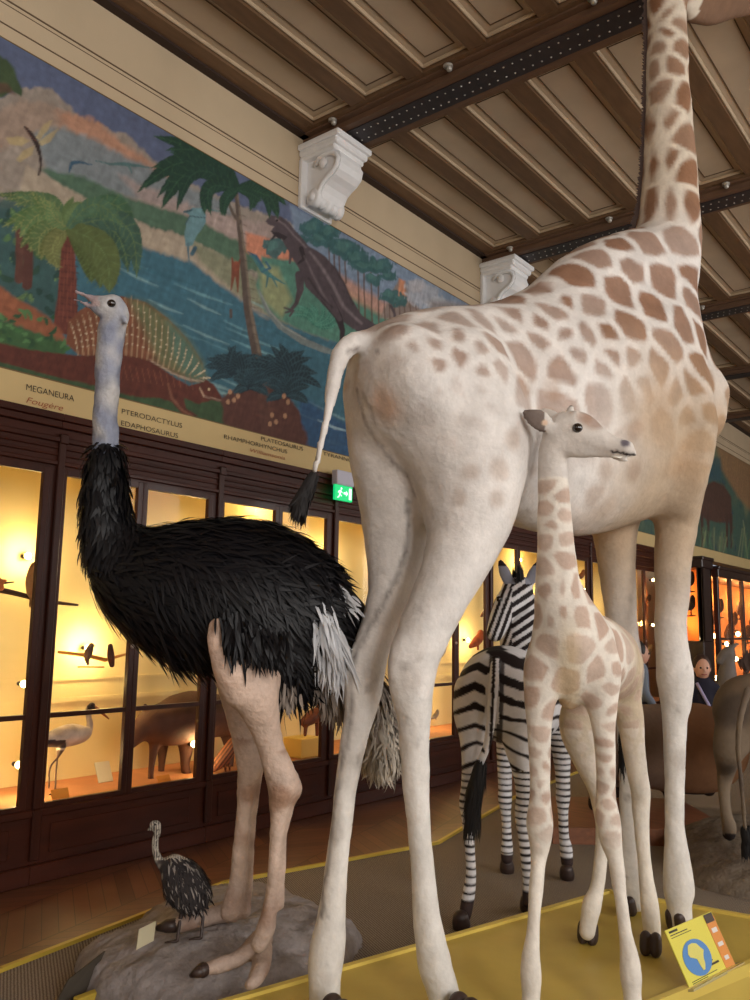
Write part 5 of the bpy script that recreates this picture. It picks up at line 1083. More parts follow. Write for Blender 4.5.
# neck and head
dch(S, [(106, 470, 2.98, 14), (106, 440, 2.98, 12.6), (105.5, 415, 2.98, 12), (107, 385, 2.98, 12), (109, 355, 2.98, 13), (112, 330, 2.98, 13.4), (115, 316, 2.98, 12), (113, 306, 2.975, 10.5)], 0.03)
dch(S, [(119, 314, 2.98, 9), (112, 306, 2.97, 9.2), (104, 305, 2.965, 7.6), (99, 303, 2.96, 6)], 0.02)
dch(S, [(104, 302, 2.965, 5.4), (95, 299.5, 2.96, 3.8), (85, 295.3, 2.96, 2.3), (75, 291.3, 2.96, 1.6)], 0.01)
dch(S, [(108, 311, 2.965, 8), (100, 311, 2.96, 5.5), (91, 307, 2.96, 3.0), (82, 302.5, 2.96, 1.9), (72.5, 298.5, 2.96, 1.3)], 0.01)
S.ell(D(111.5, 303.5, 2.935), (0.016, 0.016, 0.012), 0.005, sub=True)
dch(S, [(124, 318, 2.95, 3.4), (126, 322, 2.95, 3)], 0.008)
# near leg
dch(S, [(217, 627, 2.66, 9), (220, 646, 2.66, 12), (231, 668, 2.67, 18), (240, 690, 2.70, 18)], 0.03)
dch(S, [(258, 660, 2.80, 20), (256, 674, 2.76, 25), (256, 695, 2.74, 23), (264, 722, 2.75, 16.5), (271, 748, 2.76, 13.5), (279, 770, 2.76, 15), (283, 785, 2.76, 15.5), (281, 800, 2.76, 12), (278, 825, 2.75, 8.0), (275, 860, 2.73, 6.8), (272, 890, 2.72, 6.4), (269, 912, 2.71, 7.4), (266, 928, 2.70, 9.2), (259, 944, 2.69, 8.5)], 0.03)
dch(S, [(291, 778, 2.79, 8), (295, 790, 2.79, 6.5), (290, 805, 2.79, 5.5), (284, 830, 2.77, 4.6), (281, 870, 2.75, 4.2), (279, 905, 2.73, 5)], 0.012)
# toes of the near foot lie on the rock
def toe(lst, z, k=0.02):
    P = np.array([onz(a[0], a[1], z + a[3]) for a in lst]); r = [a[2] for a in lst]; S.chain(P, r, k)
toe([(262, 938, .034, .06), (250, 950, .030, .05), (235, 960, .024, .03), (220, 965, .026, .026), (206, 969, .021, .022)], ZR); toe([(262, 940, .034, .06), (262, 962, .032, .035), (256, 978, .026, .024), (250, 984, .018, .018)], ZR)
# far leg
dch(S, [(226, 655, 3.05, 20), (236, 690, 3.04, 17), (242, 720, 3.03, 14.5), (247, 748, 3.02, 13), (250, 765, 3.02, 13.5), (247, 785, 3.02, 9.5), (244, 815, 3.02, 7.8), (240, 850, 3.02, 7.6), (237, 880, 3.01, 7.6), (234, 898, 3.00, 10), (231, 911, 2.99, 11)], 0.03)
dch(S, [(257, 770, 3.05, 6.5), (254, 800, 3.05, 4.6), (250, 850, 3.04, 4.4), (247, 890, 3.03, 5.5), (243, 910, 3.0, 8)], 0.012)
toe([(232, 910, .045, .05), (215, 914, .036, .04), (196, 920, .032, .034), (180, 924, .030, .03)], ZR)
dch(S, [(106, 465, 2.98, 9), (108, 520, 2.98, 9), (135, 580, 2.97, 14), (190, 610, 2.93, 16), (236, 650, 2.86, 18), (240, 690, 2.80, 18)], 0.03); dch(S, [(190, 610, 2.95, 14), (226, 655, 3.05, 16)], 0.03)
V, Q = S.net(); V = relax(V, Q, 1, 0.4); Nn = normals(V, Q); x_, y_, d_ = proj(V); z_ = V[:, 2]
V = V + Nn * (0.0026 * noise(V, 9, 2) + 0.0013 * noise(V, 26, 3))[:, None]
col = np.tile(lc((204, 180, 164)), (len(V), 1)); nk = y_ < 480
col[nk] = mixc(np.tile(lc((140, 146, 164)), (len(V), 1)), lc((190, 188, 186))[None] * np.ones((len(V), 1)), sstep(-0.2, 0.8, noise(V, 7, 5)))[nk]
col = mixc(col, lc((150, 112, 88))[None] * np.ones((len(V), 1)), 0.75 * sstep(0.0, 0.9, noise(V, 5, 6)) * (~nk) * (z_ < 1.0))
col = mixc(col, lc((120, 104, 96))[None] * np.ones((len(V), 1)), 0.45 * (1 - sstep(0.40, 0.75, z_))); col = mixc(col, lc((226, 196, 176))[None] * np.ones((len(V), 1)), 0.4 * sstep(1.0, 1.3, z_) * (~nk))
bill = nk & (x_ < 99) & (y_ < 306); col[bill] = mixc(col[bill], lc((206, 172, 164)), 0.5)
col = mixc(col, lc((84, 90, 104))[None] * np.ones((len(V), 1)), 0.35 * nk * sstep(0.3, 1.0, noise(V, 15, 7)))
link('body', qmesh('body', V, Q, col), M_skin, go)
MB().ball(D(111.5, 303.5, 2.948), (0.0165, 0.0165, 0.015), 16, 12).build('eye', M_eye, go, True)
for c in ([(203, 970, .024, .022), (196, 973, .016, .018), (190, 976, .006, .008)], [(178, 925, .026, .028), (167, 926, .024, .026), (157, 928, .010, .012)]):
    P = [onz(a[0], a[1], ZR + a[3]) for a in c]; MB().tube(P, [a[2] for a in c], 12).ball(P[0], c[0][2], 12, 8).build('claw', M_hoof, go, True)
# feathered body: a solid core under layers of drooping plumes
S = SDF(0.016)
lat_o = _n(VW * [1, 1, 0])
dch(S, [(116, 560, 2.97, 22), (148, 578, 2.96, 48), (192, 591, 2.95, 68), (245, 592, 2.95, 70), (292, 604, 2.98, 54), (335, 625, 3.06, 36)], 0.05, lat_o, 0.82)
dch(S, [(106, 455, 2.98, 13.5), (105, 480, 2.98, 18), (107, 515, 2.98, 22), (115, 550, 2.97, 26), (130, 580, 2.96, 30)], 0.06)
dch(S, [(262, 640, 2.90, 30), (282, 655, 2.92, 26), (290, 675, 2.94, 14)], 0.05)
V, Q = S.net(); V = relax(V, Q, 1); Nn = normals(V, Q); link('plumage_core', qmesh('plumage_core', V, Q), M_black, go)
x_, y_, d_ = proj(V); r_ = np.random.default_rng(11)
def scatter(sel, n, direc, ln, wd, m, name, lift=0.12, droop=0.25, jit=0.22, par=go, rows=4, off=0.0):
    ii = np.where(sel)[0]; ii = ii[r_.integers(0, len(ii), n)]; P = V[ii] + Nn[ii] * off + r_.normal(0, 0.006, (n, 3)); dd = direc(ii) + r_.normal(0, jit, (n, 3))
    V_, Q_ = cards(P, Nn[ii], dd, ln * r_.uniform(0.6, 1.25, n), wd * r_.uniform(0.6, 1.3, n), lift, droop, rows, r_); return link(name, qmesh(name, V_, Q_), m, par)
RT, DN = R @ np.array([1.0, 0, 0]), np.array([0, 0, -1.0])
neck_sel = (x_ < 135) & (y_ < 560); bsel = ~neck_sel & (y_ < 720)
scatter(neck_sel, 1800, lambda i: np.tile(DN, (len(i), 1)), 0.07, 0.012, M_black, 'neck_feathers', 0.14, 0.0)
scatter(bsel & (x_ < 330), 9000, lambda i: RT[None] * 0.9 + DN[None] * (0.15 + 0.45 * sstep(560, 680, y_[i]))[:, None], 0.095, 0.011, M_black, 'body_feathers', 0.10, 0.12)
scatter(bsel & (x_ > 150) & (x_ < 320) & (y_ > 560) & ~((x_ > 200) & (x_ < 285) & (y_ > 610)), 900, lambda i: RT[None] * 0.9 + DN[None] * np.ones((len(i), 1)), 0.10, 0.011, M_black, 'wing_feathers', 0.20, 0.35)
scatter(bsel & (x_ > 275) & (x_ < 305) & (y_ > 630), 300, lambda i: DN[None] * np.ones((len(i), 1)) + RT[None] * 0.1, 0.11, 0.011, M_black, 'thigh_feathers', 0.15, 0.1)
# a few pale feathers low on the breast
scatter(bsel & (x_ > 120) & (x_ < 232) & (y_ > 648) & (d_ < 2.95), 90, lambda i: RT[None] + DN[None] * 0.3, 0.07, 0.012, mat('blue_grey_down', (120, 132, 156), 0.7), 'breast_down', 0.1, 0.1)
# white wing plumes near the tail
def plume_fan(px0, py0, px1, py1, d, n, ln, wd, dirv, m, name, jit=0.2, droop=0.3, lift=0.15):
    t = r_.random(n); P = np.array([D(px0 + (px1 - px0) * a, py0 + (py1 - py0) * a, d) for a in t]) + r_.normal(0, 0.016, (n, 3)); dd = np.tile(dirv, (n, 1)) + r_.normal(0, jit, (n, 3))
    V_, Q_ = cards(P, np.tile(-VW, (n, 1)) + r_.normal(0, 0.3, (n, 3)), dd, ln * r_.uniform(0.55, 1.2, n), wd * r_.uniform(0.6, 1.3, n), lift, droop, 5, r_); return link(name, qmesh(name, V_, Q_), m, go)
plume_fan(228, 612, 238, 640, 2.63, 150, 0.085, 0.010, DN * 1.0 + RT * 0.12, M_black, 'thigh_feathers', 0.12, 0.1, 0.1)
plume_fan(238, 628, 282, 640, 2.66, 420, 0.085, 0.011, DN * 1.0 + RT * 0.25, M_black, 'thigh_feathers', 0.15, 0.1, 0.14)
M_white_pl = mat('white_wing_plumes', (206, 208, 212), 0.8, var=0.2, vs=15)
plume_fan(316, 600, 334, 640, 2.86, 260, 0.13, 0.010, DN * 0.9 + RT * 0.35, M_white_pl, 'white_wing_plume', 0.16, 0.3)
plume_fan(322, 640, 342, 662, 2.88, 170, 0.09, 0.010, DN * 1.0 + RT * 0.1, M_white_pl, 'white_wing_plume', 0.16, 0.3)
plume_fan(330, 582, 350, 605, 2.93, 30, 0.06, 0.010, DN * 0.6 + RT * 0.7, M_white_pl, 'white_wing_plume', 0.12, 0.2)
plume_fan(300, 575, 345, 615, 3.02, 600, 0.09, 0.012, DN * 0.5 + RT * 0.8, M_black, 'tail_feathers', 0.25, 0.3)
plume_fan(300, 650, 350, 680, 3.02, 420, 0.10, 0.012, DN * 1.0 + RT * 0.3, M_black, 'tail_feathers', 0.25, 0.2)
plume_fan(312, 660, 332, 690, 2.95, 120, 0.09, 0.012, DN * 1.0 + RT * 0.25, M_greyp, 'grey_tail_plume', 0.2, 0.35)
plume_fan(325, 690, 342, 705, 2.98, 110, 0.07, 0.012, DN * 1.0 + RT * 0.15, M_greyp, 'grey_tail_plume', 0.3, 0.3)
plume_fan(286, 678, 291, 690, 2.85, 40, 0.07, 0.010, DN * 1.0, M_greyp, 'grey_tail_plume', 0.12, 0.1)
# big curled cream tail plume showing between the giraffe's legs
S = SDF(0.012); dch(S, [(352, 680, 3.10, 22), (372, 705, 3.10, 19), (381, 735, 3.10, 17), (382, 752, 3.10, 14)], 0.04)
V, Q = S.net(); Nn = normals(V, Q); x_, y_, d_ = proj(V); cr = empty  # core of the plume
link('tail_plume_core', qmesh('tail_plume_core', V, Q), M_greyp, go)
M_cpl = mat('cream_grey_tail_plumes', (178, 168, 154), 0.85, var=0.35, vs=14)
scatter(y_ > 690, 1500, lambda i: np.tile(DN, (len(i), 1)), 0.065, 0.010, M_cpl, 'curled_tail_plume', 0.35, 0.2, 0.4, rows=5)
scatter(y_ < 715, 300, lambda i: np.tile(DN, (len(i), 1)) + RT * 0.3, 0.12, 0.014, M_greyp, 'grey_tail_plume', 0.15, 0.2, 0.3)

# ------------------------------------------------------------------ ostrich chick
S = SDF(0.0045); zc = 0.25; dchk = depth(onz(185, 935, zc))
dch(S, [(174, 868, dchk, 13), (182, 880, dchk, 19), (191, 890, dchk, 17), (198, 893, dchk, 10)], 0.02)
dch(S, [(170, 868, dchk, 8), (160, 862, dchk, 4.6), (156, 852, dchk, 3.4), (155, 842, dchk, 3.3), (157, 833, dchk, 3.4), (156.5, 826, dchk, 4.6), (154, 825, dchk, 4.4)], 0.012)
dch(S, [(154, 827, dchk, 3.2), (150, 829, dchk, 1.8), (148, 830, dchk, 0.9)], 0.006)
V, Q = S.net(); Nn = normals(V, Q); x_, y_, d_ = proj(V); nz_ = noise(V, 16, 3)
col = mixc(np.tile(lc((62, 54, 52)), (len(V), 1)), np.tile(lc((206, 198, 184)), (len(V), 1)), sstep(0.1, 0.5, nz_) * (y_ > 845) * 0.5 + (y_ < 860) * sstep(-0.2, 0.3, np.sin(x_ * 2.6 + 0.6 * nz_)))
gk = empty('ostrich_chick', onz(188, 938, zc), 'small speckled ostrich chick on the rock beside the ostrich', 'bird')
link('body', qmesh('body', V, Q, col), mat('chick_down', (150, 140, 130), 0.85, vcol=True, bump=0.3, bs=120), gk)
sel = np.where((y_ > 858) & (x_ > 163))[0]; M_chk = mat('speckled_chick_feathers', (120, 112, 108), 0.8, vcol=True)
n = 1300; ii = sel[r_.integers(0, len(sel), n)]; V_, Q_ = cards(V[ii], Nn[ii], np.tile(DN + RT * 0.4, (n, 1)) + r_.normal(0, 0.3, (n, 3)), 0.036 * r_.uniform(.6, 1.3, n), 0.007, 0.2, 0.1, 4, r_)
me = qmesh('speckled_feathers', V_, Q_); cc = np.repeat(np.where(r_.random(n) < 0.13, 1.0, 0.0), 10)[:, None]; setcol(me, lc((48, 42, 42)) * (1 - cc) + lc((150, 142, 136)) * cc); link('speckled_feathers', me, M_chk, gk)
for (a, b_, c_) in (((196, 900), (203, 918), (201, 938)), ((184, 903), (180, 920), (177, 941))):
    P = [D(*a, dchk), D(*b_, dchk + 0.02), onz(c_[0], c_[1], zc + 0.012)]; m = MB().tube(P, [0.013, 0.007, 0.006], 8)
    for s_ in (-1, 0, 1): m.tube([P[2], P[2] + R @ np.array([-0.035, 0, 0]) + np.array([0.0, 0.012 * s_, -0.002])], [0.006, 0.003], 6)
    m.build('leg', M_hoof, gk, True)
MB().ball(D(155, 824.5, dchk - 0.016), 0.0042, 8, 6).build('eye', M_eye, gk, True)

# ------------------------------------------------------------------ labels on the stage
def plate(name, corners, th, m, label, cat, parent=None):
    P = [np.array(p, float) for p in corners]; nn = _n(np.cross(P[1] - P[0], P[2] - P[0])); mb = MB().extr(P, nn * th)
    return top(name, mb.mesh(name), m, label, cat) if parent is None else mb.build(name, m, parent)
a = onz(136, 950, 0.245); b_ = onz(153, 941, 0.245); up = np.array([-0.03, 0.03, 0.055])
plate('label_card', [a, b_, b_ + up, a + up], 0.003, M_card, 'small cream label card leaning on the rock below the chick', 'label')
# dark slanted label board seen from the back at the bottom left
a, b_ = onz(50, 1012, ZK), onz(84, 1000, ZK); e = empty('label_board', (a + b_) / 2, 'dark slanted label board seen from behind at the bottom left corner', 'sign')
hi1 = D(68, 979, depth(a) + 0.02); 
c1, c2, c3, c4 = onz(52, 1008, ZK), onz(82, 996, ZK), D(104, 951, depth(onz(82, 996, ZK)) + 0.10), D(68, 979, depth(onz(52, 1008, ZK)) + 0.06)
plate('panel', [c1, c2, c3, c4], 0.008, mat('dark_olive_board', (72, 64, 54), 0.6), None, None, e)
k1, k2 = onz(83, 1006, ZK), onz(102, 998, ZK)
MB().box((k1[0] - 0.02, k1[1] - 0.03, ZK), (k2[0] + 0.02, k2[1] + 0.01, ZK + 0.035), bev=0.004).build('foot_block', M_yel, e)
# acrylic species label on the plinth
def species_label():
    A, B = onz(690, 991, ZP), onz(735, 967, ZP); tl = D(664, 931, depth(A) + 0.045); tr = D(708, 919, depth(B) + 0.045)
    ux = (B - A); W_ = np.linalg.norm(ux); ux /= W_; uy = (tl - A) - ux * ((tl - A) @ ux); uy = (tl - A); H_ = np.linalg.norm(uy); uy /= H_; nn = _n(np.cross(ux, uy))
    if nn @ VW > 0: nn = -nn
    e = empty('species_label', A, 'yellow species card with a blue map in a clear acrylic holder', 'label')
    def quad(x0, y0, x1, y1, z, t): return [A + ux * W_ * x + uy * H_ * y + nn * z for x, y in ((x0, y0), (x1, y0), (x1, y1), (x0, y1))], nn * t
    def add(name, m, rects, z, t, par=e):
        mb = MB()
        for r in rects: P, dd = quad(*r, z, t); mb.extr(P, dd)
        return mb.build(name, m, par)
    add('acrylic_front', glass('clear_acrylic'), [(-0.04, 0, 1.10, 1.02)], 0.009, 0.002)
    MB().extr([A - ux * W_ * 0.04 - nn * 0.012, A + ux * W_ * 1.1 - nn * 0.012, A + ux * W_ * 1.1 + nn * 0.022, A - ux * W_ * 0.04 + nn * 0.022], (0, 0, 0.008)).build('acrylic_foot', mat('clear_plastic_edge', (190, 176, 130), 0.2), e)
    card = add('card', mat('yellow_card', (226, 214, 84), 0.6), [(0, 0.03, 1, 1)], 0.0, 0.004)
    add('orange_stripe', mat('orange_card_stripe', (224, 146, 66), 0.6), [(0.80, 0.03, 1.0, 0.93)], 0.0045, 0.001, card)
    wp = mat('white_print', (226, 220, 214), 0.6); add('stripe_pictures', wp, [(0.84, 0.66, 0.95, 0.74), (0.84, 0.42, 0.95, 0.49), (0.85, 0.18, 0.94, 0.25)], 0.0058, 0.001, card)
    add('photo', mat('dark_card_photo', (70, 56, 46), 0.6), [(0.80, 0.84, 0.98, 0.99)], 0.0058, 0.001, card)
    def shape(pts, name, m, z):
        MB().extr([A + ux * W_ * x + uy * H_ * y + nn * z for x, y in pts], nn * 0.001).build(name, m, card)
    shape([(0.36 + 0.27 * math.cos(t), 0.42 + 0.30 * math.sin(t)) for t in np.linspace(0, 6.283, 33)[:-1]], 'map_disc', mat('blue_map_sea', (84, 138, 200), 0.6), 0.005)
    af = [(-.13, .14), (-.09, .20), (.0, .21), (.08, .18), (.13, .10), (.17, .05), (.13, .0), (.10, -.06), (.09, -.13), (.04, -.21), (.0, -.21), (-.02, -.12), (-.03, -.03), (-.08, .0), (-.14, .03), (-.16, .08)]
    shape([(0.36 + x * 0.95, 0.43 + y * 1.1) for x, y in af], 'continent', mat('yellow_map_land', (222, 212, 110), 0.6), 0.0065)
    add('printed_lines', mat('black_card_print', (50, 44, 34), 0.6), [(0.05, 0.93, 0.22, 0.965)] + [(0.05, 0.885, 0.40, 0.90), (0.05, 0.845, 0.46, 0.855), (0.50, 0.27, 0.62, 0.285), (0.55, 0.20, 0.72, 0.235), (0.08, 0.10, 0.62, 0.11), (0.08, 0.07, 0.40, 0.08)], 0.0045, 0.0008, card)
species_label()
# ------------------------------------------------------------------ animals and things inside the cases
def cch(S, lst, k=0.02, w=None, sq=1.0, X=-4.78, sub=False):
    P, r = [], []
    for a in lst:
        x = X if len(a) < 4 else a[3]; p = onx(a[0], a[1], x); P.append(p); r.append(a[2] * depth(p) / FOC)
    S.chain(np.array(P), r, k, w, sq, sub); return np.array(P)
def solid(S, name, m, label, cat, colf=None, group=None, it=1):
    V, Q = S.net(); V = relax(V, Q, it); c = colf(V) if colf else None
    if V[:, 0].max() < WX: V[:, 2] = np.maximum(V[:, 2], 0.362)
    return top(name, qmesh(name, V, Q, c), m, label, cat, group)
M_v = mat('stuffed_animal_coat', (150, 110, 80), 0.75, vcol=True, var=0.12, vs=18, bump=0.2, bs=60)
def flat(c, c2=None, sc=5, amt=0.5):
    return lambda V: mixc(np.tile(lc(c), (len(V), 1)), lc(c2 if c2 else c)[None] * np.ones((len(V), 1)), amt * sstep(-0.3, 0.7, noise(V, sc, 4)))
M_branch = mat('dark_dry_branch', (70, 46, 30), 0.8, bump=0.3, bs=50)
# branch with the owl
P = spline(np.array([onx(*p, -4.80) for p in ((-30, 585), (0, 590), (22, 595), (40, 600), (60, 603), (78, 605))]), [.02, .017, .015, .013, .011, .007], 4)
m = MB().tube(P[0], P[1], 8); a = onx(-10, 588, -4.80); b_ = onx(14, 582, -4.80); m.tube([a, (a + b_) / 2 + np.array([0, 0, .01]), b_], [.008, .007, .004], 6)
top('branch', m.mesh('branch', True), M_branch, 'dark bare branch across the leftmost lit case', 'branch')
S = SDF(0.006); cch(S, [(34, 592, 7), (34.5, 582, 8.5), (35, 573, 7), (36, 567, 5.5)], 0.02); cch(S, [(33, 596, 3), (31, 606, 2)], 0.01); cch(S, [(31, 571, 1.6), (29, 573, 0.8)], 0.004)
solid(S, 'owl', M_v, 'pale brown owl perched on the branch beside the dark post', 'bird', flat((196, 160, 118), (140, 100, 66), 14))
S = SDF(0.005); cch(S, [(1, 588, 3), (-2, 583, 4.5), (-6, 578, 5)], 0.01); cch(S, [(1, 582, 3), (6, 580.5, 1.2)], 0.006); solid(S, 'perched_bird', M_v, 'rusty orange bird at the left end of the branch', 'bird', flat((196, 110, 56)))
# two small birds on a stick
m = MB().tube([onx(58, 652, -4.9), onx(85, 655, -4.85), onx(105, 660, -4.85), onx(130, 653, -4.88)], [.008, .012, .013, .006], 8).tube([onx(78, 667, -4.85), onx(104, 667, -4.85)], 0.005, 6)
top('perch_stick', m.mesh('perch_stick', True), mat('yellow_brown_stick', (196, 132, 54), 0.7), 'short yellow brown perch in the case behind the ostrich neck', 'branch')
S = SDF(0.0045); cch(S, [(87, 660, 2), (88, 654, 4), (90, 648, 3.4), (91.5, 645.5, 2.6)], 0.01, X=-4.84); cch(S, [(92, 645.5, 1.2), (95, 646, 0.6)], 0.003, X=-4.84); cch(S, [(87, 658, 2), (88, 664, 1.4)], 0.006, X=-4.84)
solid(S, 'perched_bird', M_v, 'small grey brown bird, left one on the yellow perch', 'bird', flat((110, 84, 70), (60, 44, 40), 20))
S = SDF(0.0045); cch(S, [(112, 665, 2.5), (111, 657, 3.6), (110.5, 650, 3), (110.5, 646, 2.3)], 0.01, X=-4.84); cch(S, [(110, 645.5, 1.0), (108, 645, 0.5)], 0.003, X=-4.84)
solid(S, 'perched_bird', M_v, 'small dark brown bird, right one on the yellow perch', 'bird', flat((66, 36, 26), (110, 50, 34), 20))
# long-legged wading bird
S = SDF(0.006); Xw = -4.72
cch(S, [(44, 742, 5, Xw), (56, 738, 9, Xw), (70, 735, 11, Xw), (82, 734, 8, Xw), (88, 731, 4.2, Xw), (90, 724, 3.2, Xw), (88.5, 716, 2.8, Xw), (89, 709, 3.2, Xw), (92, 706, 3.6, Xw)], 0.015)
cch(S, [(94, 707, 2.4, Xw), (101, 712, 1.7, Xw), (109, 719, 0.8, Xw)], 0.005)
cch(S, [(60, 745, 4, Xw), (58, 753, 1.5, Xw), (56, 770, 1.1, Xw), (55, 792, 1.2, Xw)], 0.008); cch(S, [(63, 745, 4, Xw + .03), (58, 757, 1.4, Xw + .03), (50, 768, 1.1, Xw + .03), (49, 788, 1.0, Xw + .03)], 0.008)
for q in ((49, 795), (57, 795), (61, 793)): cch(S, [(55, 792, 1.1, Xw), (q[0], q[1], 0.8, Xw)], 0.004)
def wcol(V):
    x, y, d = proj(V); c = mixc(np.tile(lc((214, 196, 176)), (len(V), 1)), lc((160, 140, 124))[None] * np.ones((len(V), 1)), 0.6 * sstep(-.2, .6, noise(V, 8, 2))); c[(y > 750)] = lc((96, 70, 50)); c[(x > 87) & (y < 710)] = lc((52, 36, 34)); c[(x > 95)] = lc((150, 90, 50)); c[(x < 66) & (y > 740) & (y < 748)] = lc((60, 44, 40)); return c
solid(S, 'wading_bird', M_v, 'pale long-legged wading bird in the case behind the chick', 'bird', wcol)
# dark hoofed beast in the case below the ostrich
S = SDF(0.012); Xb = -4.80
cch(S, [(200, 716, 22, Xb), (185, 719, 24, Xb), (168, 723, 22, Xb), (155, 724, 18, Xb)], 0.05); cch(S, [(190, 706, 14, Xb), (176, 708, 12, Xb)], 0.05)
cch(S, [(152, 724, 15, Xb), (142, 730, 11, Xb), (136, 738, 7, Xb), (131, 744, 5, Xb)], 0.03); cch(S, [(147, 711, 3, Xb), (145, 705, 2, Xb)], 0.01)
cch(S, [(156, 738, 7, Xb), (153, 755, 4, Xb), (151, 772, 3, Xb), (151, 783, 3.4, Xb)], 0.02); cch(S, [(163, 738, 7, -4.98), (162, 758, 4, -4.98), (161, 775, 3, -4.98)], 0.02)
cch(S, [(186, 735, 10, Xb), (186, 752, 6.5, Xb), (185, 765, 4.6, Xb), (187, 776, 5, Xb)], 0.02); cch(S, [(205, 735, 10, -4.98), (206, 755, 6, -4.98), (204, 772, 4.5, -4.98)], 0.02)
cch(S, [(200, 716, 22, Xb), (222, 716, 20, Xb), (232, 722, 14, Xb)], 0.05); cch(S, [(228, 730, 9, Xb), (230, 750, 5, Xb), (229, 768, 4, Xb)], 0.02)
solid(S, 'tapir', M_v, 'dark brown heavy-bodied hoofed animal in the case under the ostrich belly', 'animal', flat((92, 58, 44), (60, 38, 32), 4))
# brown long-tailed bird
S = SDF(0.007); cch(S, [(214, 770, 2.5, -4.62), (220, 762, 6, -4.62), (227, 753, 7, -4.62), (234, 743, 6, -4.62), (240, 735, 3.5, -4.62), (243, 729, 3, -4.62)], 0.015); cch(S, [(224, 763, 1.6, -4.62), (226, 773, 1.0, -4.62), (223, 775, 0.8, -4.62)], 0.005); cch(S, [(228, 760, 1.6, -4.6), (230, 771, 1.0, -4.6), (227, 773, 0.8, -4.6)], 0.005); cch(S, [(245, 728, 1.4, -4.62), (249, 729, .6, -4.62)], 0.004)
solid(S, 'ground_bird', M_v, 'striped brown ground bird standing right of the dark hoofed animal', 'bird', lambda V: mixc(np.tile(lc((150, 92, 60)), (len(V), 1)), np.tile(lc((84, 50, 34)), (len(V), 1)), sstep(-.2, .2, np.sin(proj(V)[0] * 1.6 + proj(V)[1] * 1.2))))
# small animal on a yellow block
c = onx(306, 759, -4.70); MBk = MB().box((-4.86, c[1] - 0.10, 0.36), (-4.66, c[1] + 0.13, 0.51), bev=0.006)
top('display_block', MBk.mesh('display_block'), mat('bright_yellow_block', (232, 196, 96), 0.6), 'yellow block inside the case below the ostrich tail', 'block')
S = SDF(0.006); cch(S, [(305, 722, 5, -4.76), (312, 717, 7, -4.76), (319, 712, 6, -4.76), (322, 706, 4, -4.76), (326, 704, 2.5, -4.76)], 0.02); cch(S, [(306, 724, 2.4, -4.76), (305, 735, 1.6, -4.76)], 0.01); cch(S, [(317, 718, 2.4, -4.76), (317, 735, 1.6, -4.76)], 0.01)
solid(S, 'small_mammal', M_v, 'small brown mammal standing on the yellow block', 'animal', flat((120, 62, 34), (70, 40, 28), 9))
# more birds and creatures seen right of the giraffe's legs
MID = [((478, 640), 5.5, (176, 84, 40), 'reddish curled-up creature in the case left of the zebra'), ((443, 652), 3.2, (226, 214, 190), 'small white bird between the giraffe leg and the zebra'), ((436, 715), 3.0, (200, 180, 150), 'small pale bird low in the case left of the zebra'), ((486, 612), 3.5, (120, 76, 50), 'brown bird left of the zebra ear'),
       ((551, 600), 3.0, (110, 70, 48), 'brown bird just right of the zebra ears'), ((582, 575), 3.0, (150, 96, 60), 'tan bird in the case right of the calf neck'), ((583, 640), 3.2, (96, 60, 44), 'dark bird low in the case right of the calf neck'), ((648, 600), 3.0, (90, 66, 52), 'dark bird between the giraffe front legs, upper'), ((650, 650), 3.2, (170, 150, 120), 'pale bird between the giraffe front legs, lower'), ((436, 640), 2.6, (90, 60, 44), 'dark bird beside the giraffe right hind leg'), ((430, 560 + 130), 3.0, (190, 120, 70), 'orange bird beside the giraffe right hind leg')]
for (c, r, colr, lb) in MID:
    S = SDF(0.008); x, y = c; cch(S, [(x - r * 1.4, y + r * 1.2, r * .35), (x - r * .3, y + r * .3, r * .8), (x + r * .3, y - r * .5, r * .75), (x + r * .5, y - r * 1.4, r * .5)], 0.015, X=-4.75); cch(S, [(x + r * .6, y - r * 1.4, r * .22), (x + r * 1.2, y - r * 1.3, r * .1)], 0.006, X=-4.75); cch(S, [(x, y + r * .6, r * .2), (x, y + r * 1.7, r * .2)], 0.006, X=-4.75)
    solid(S, 'perched_bird', M_v, lb, 'bird', flat(colr, tuple(int(q * .6) for q in colr), 12))
# label cards in the cases
for (px, py, w_, h_, mm, lb) in ((61, 794, 0.11, 0.05, M_orange, 'orange label card at the feet of the wading bird'), (165, 781, 0.10, 0.055, M_orange, 'orange label card in front of the dark hoofed animal'), (106, 777, 0.11, 0.12, M_card, 'cream card with a round picture behind the wading bird'), (300, 752, 0.05, 0.05, M_card, 'tiny card before the yellow block'), (88, 700, 0.0, 0, M_card, '')):
    if not lb: continue
    X_ = -4.55 if mm is M_orange else -4.9; p = onx(px, py, X_); z0 = max(p[2] - h_ / 2, 0.362)
    mb = MB().extr([(X_, p[1] - w_ / 2, z0), (X_, p[1] + w_ / 2, z0), (X_ - h_ * 0.5, p[1] + w_ / 2, z0 + h_), (X_ - h_ * 0.5, p[1] - w_ / 2, z0 + h_)], (0.004, 0, 0.002)); top('label_card', mb.mesh('label_card'), mm, lb, 'label')

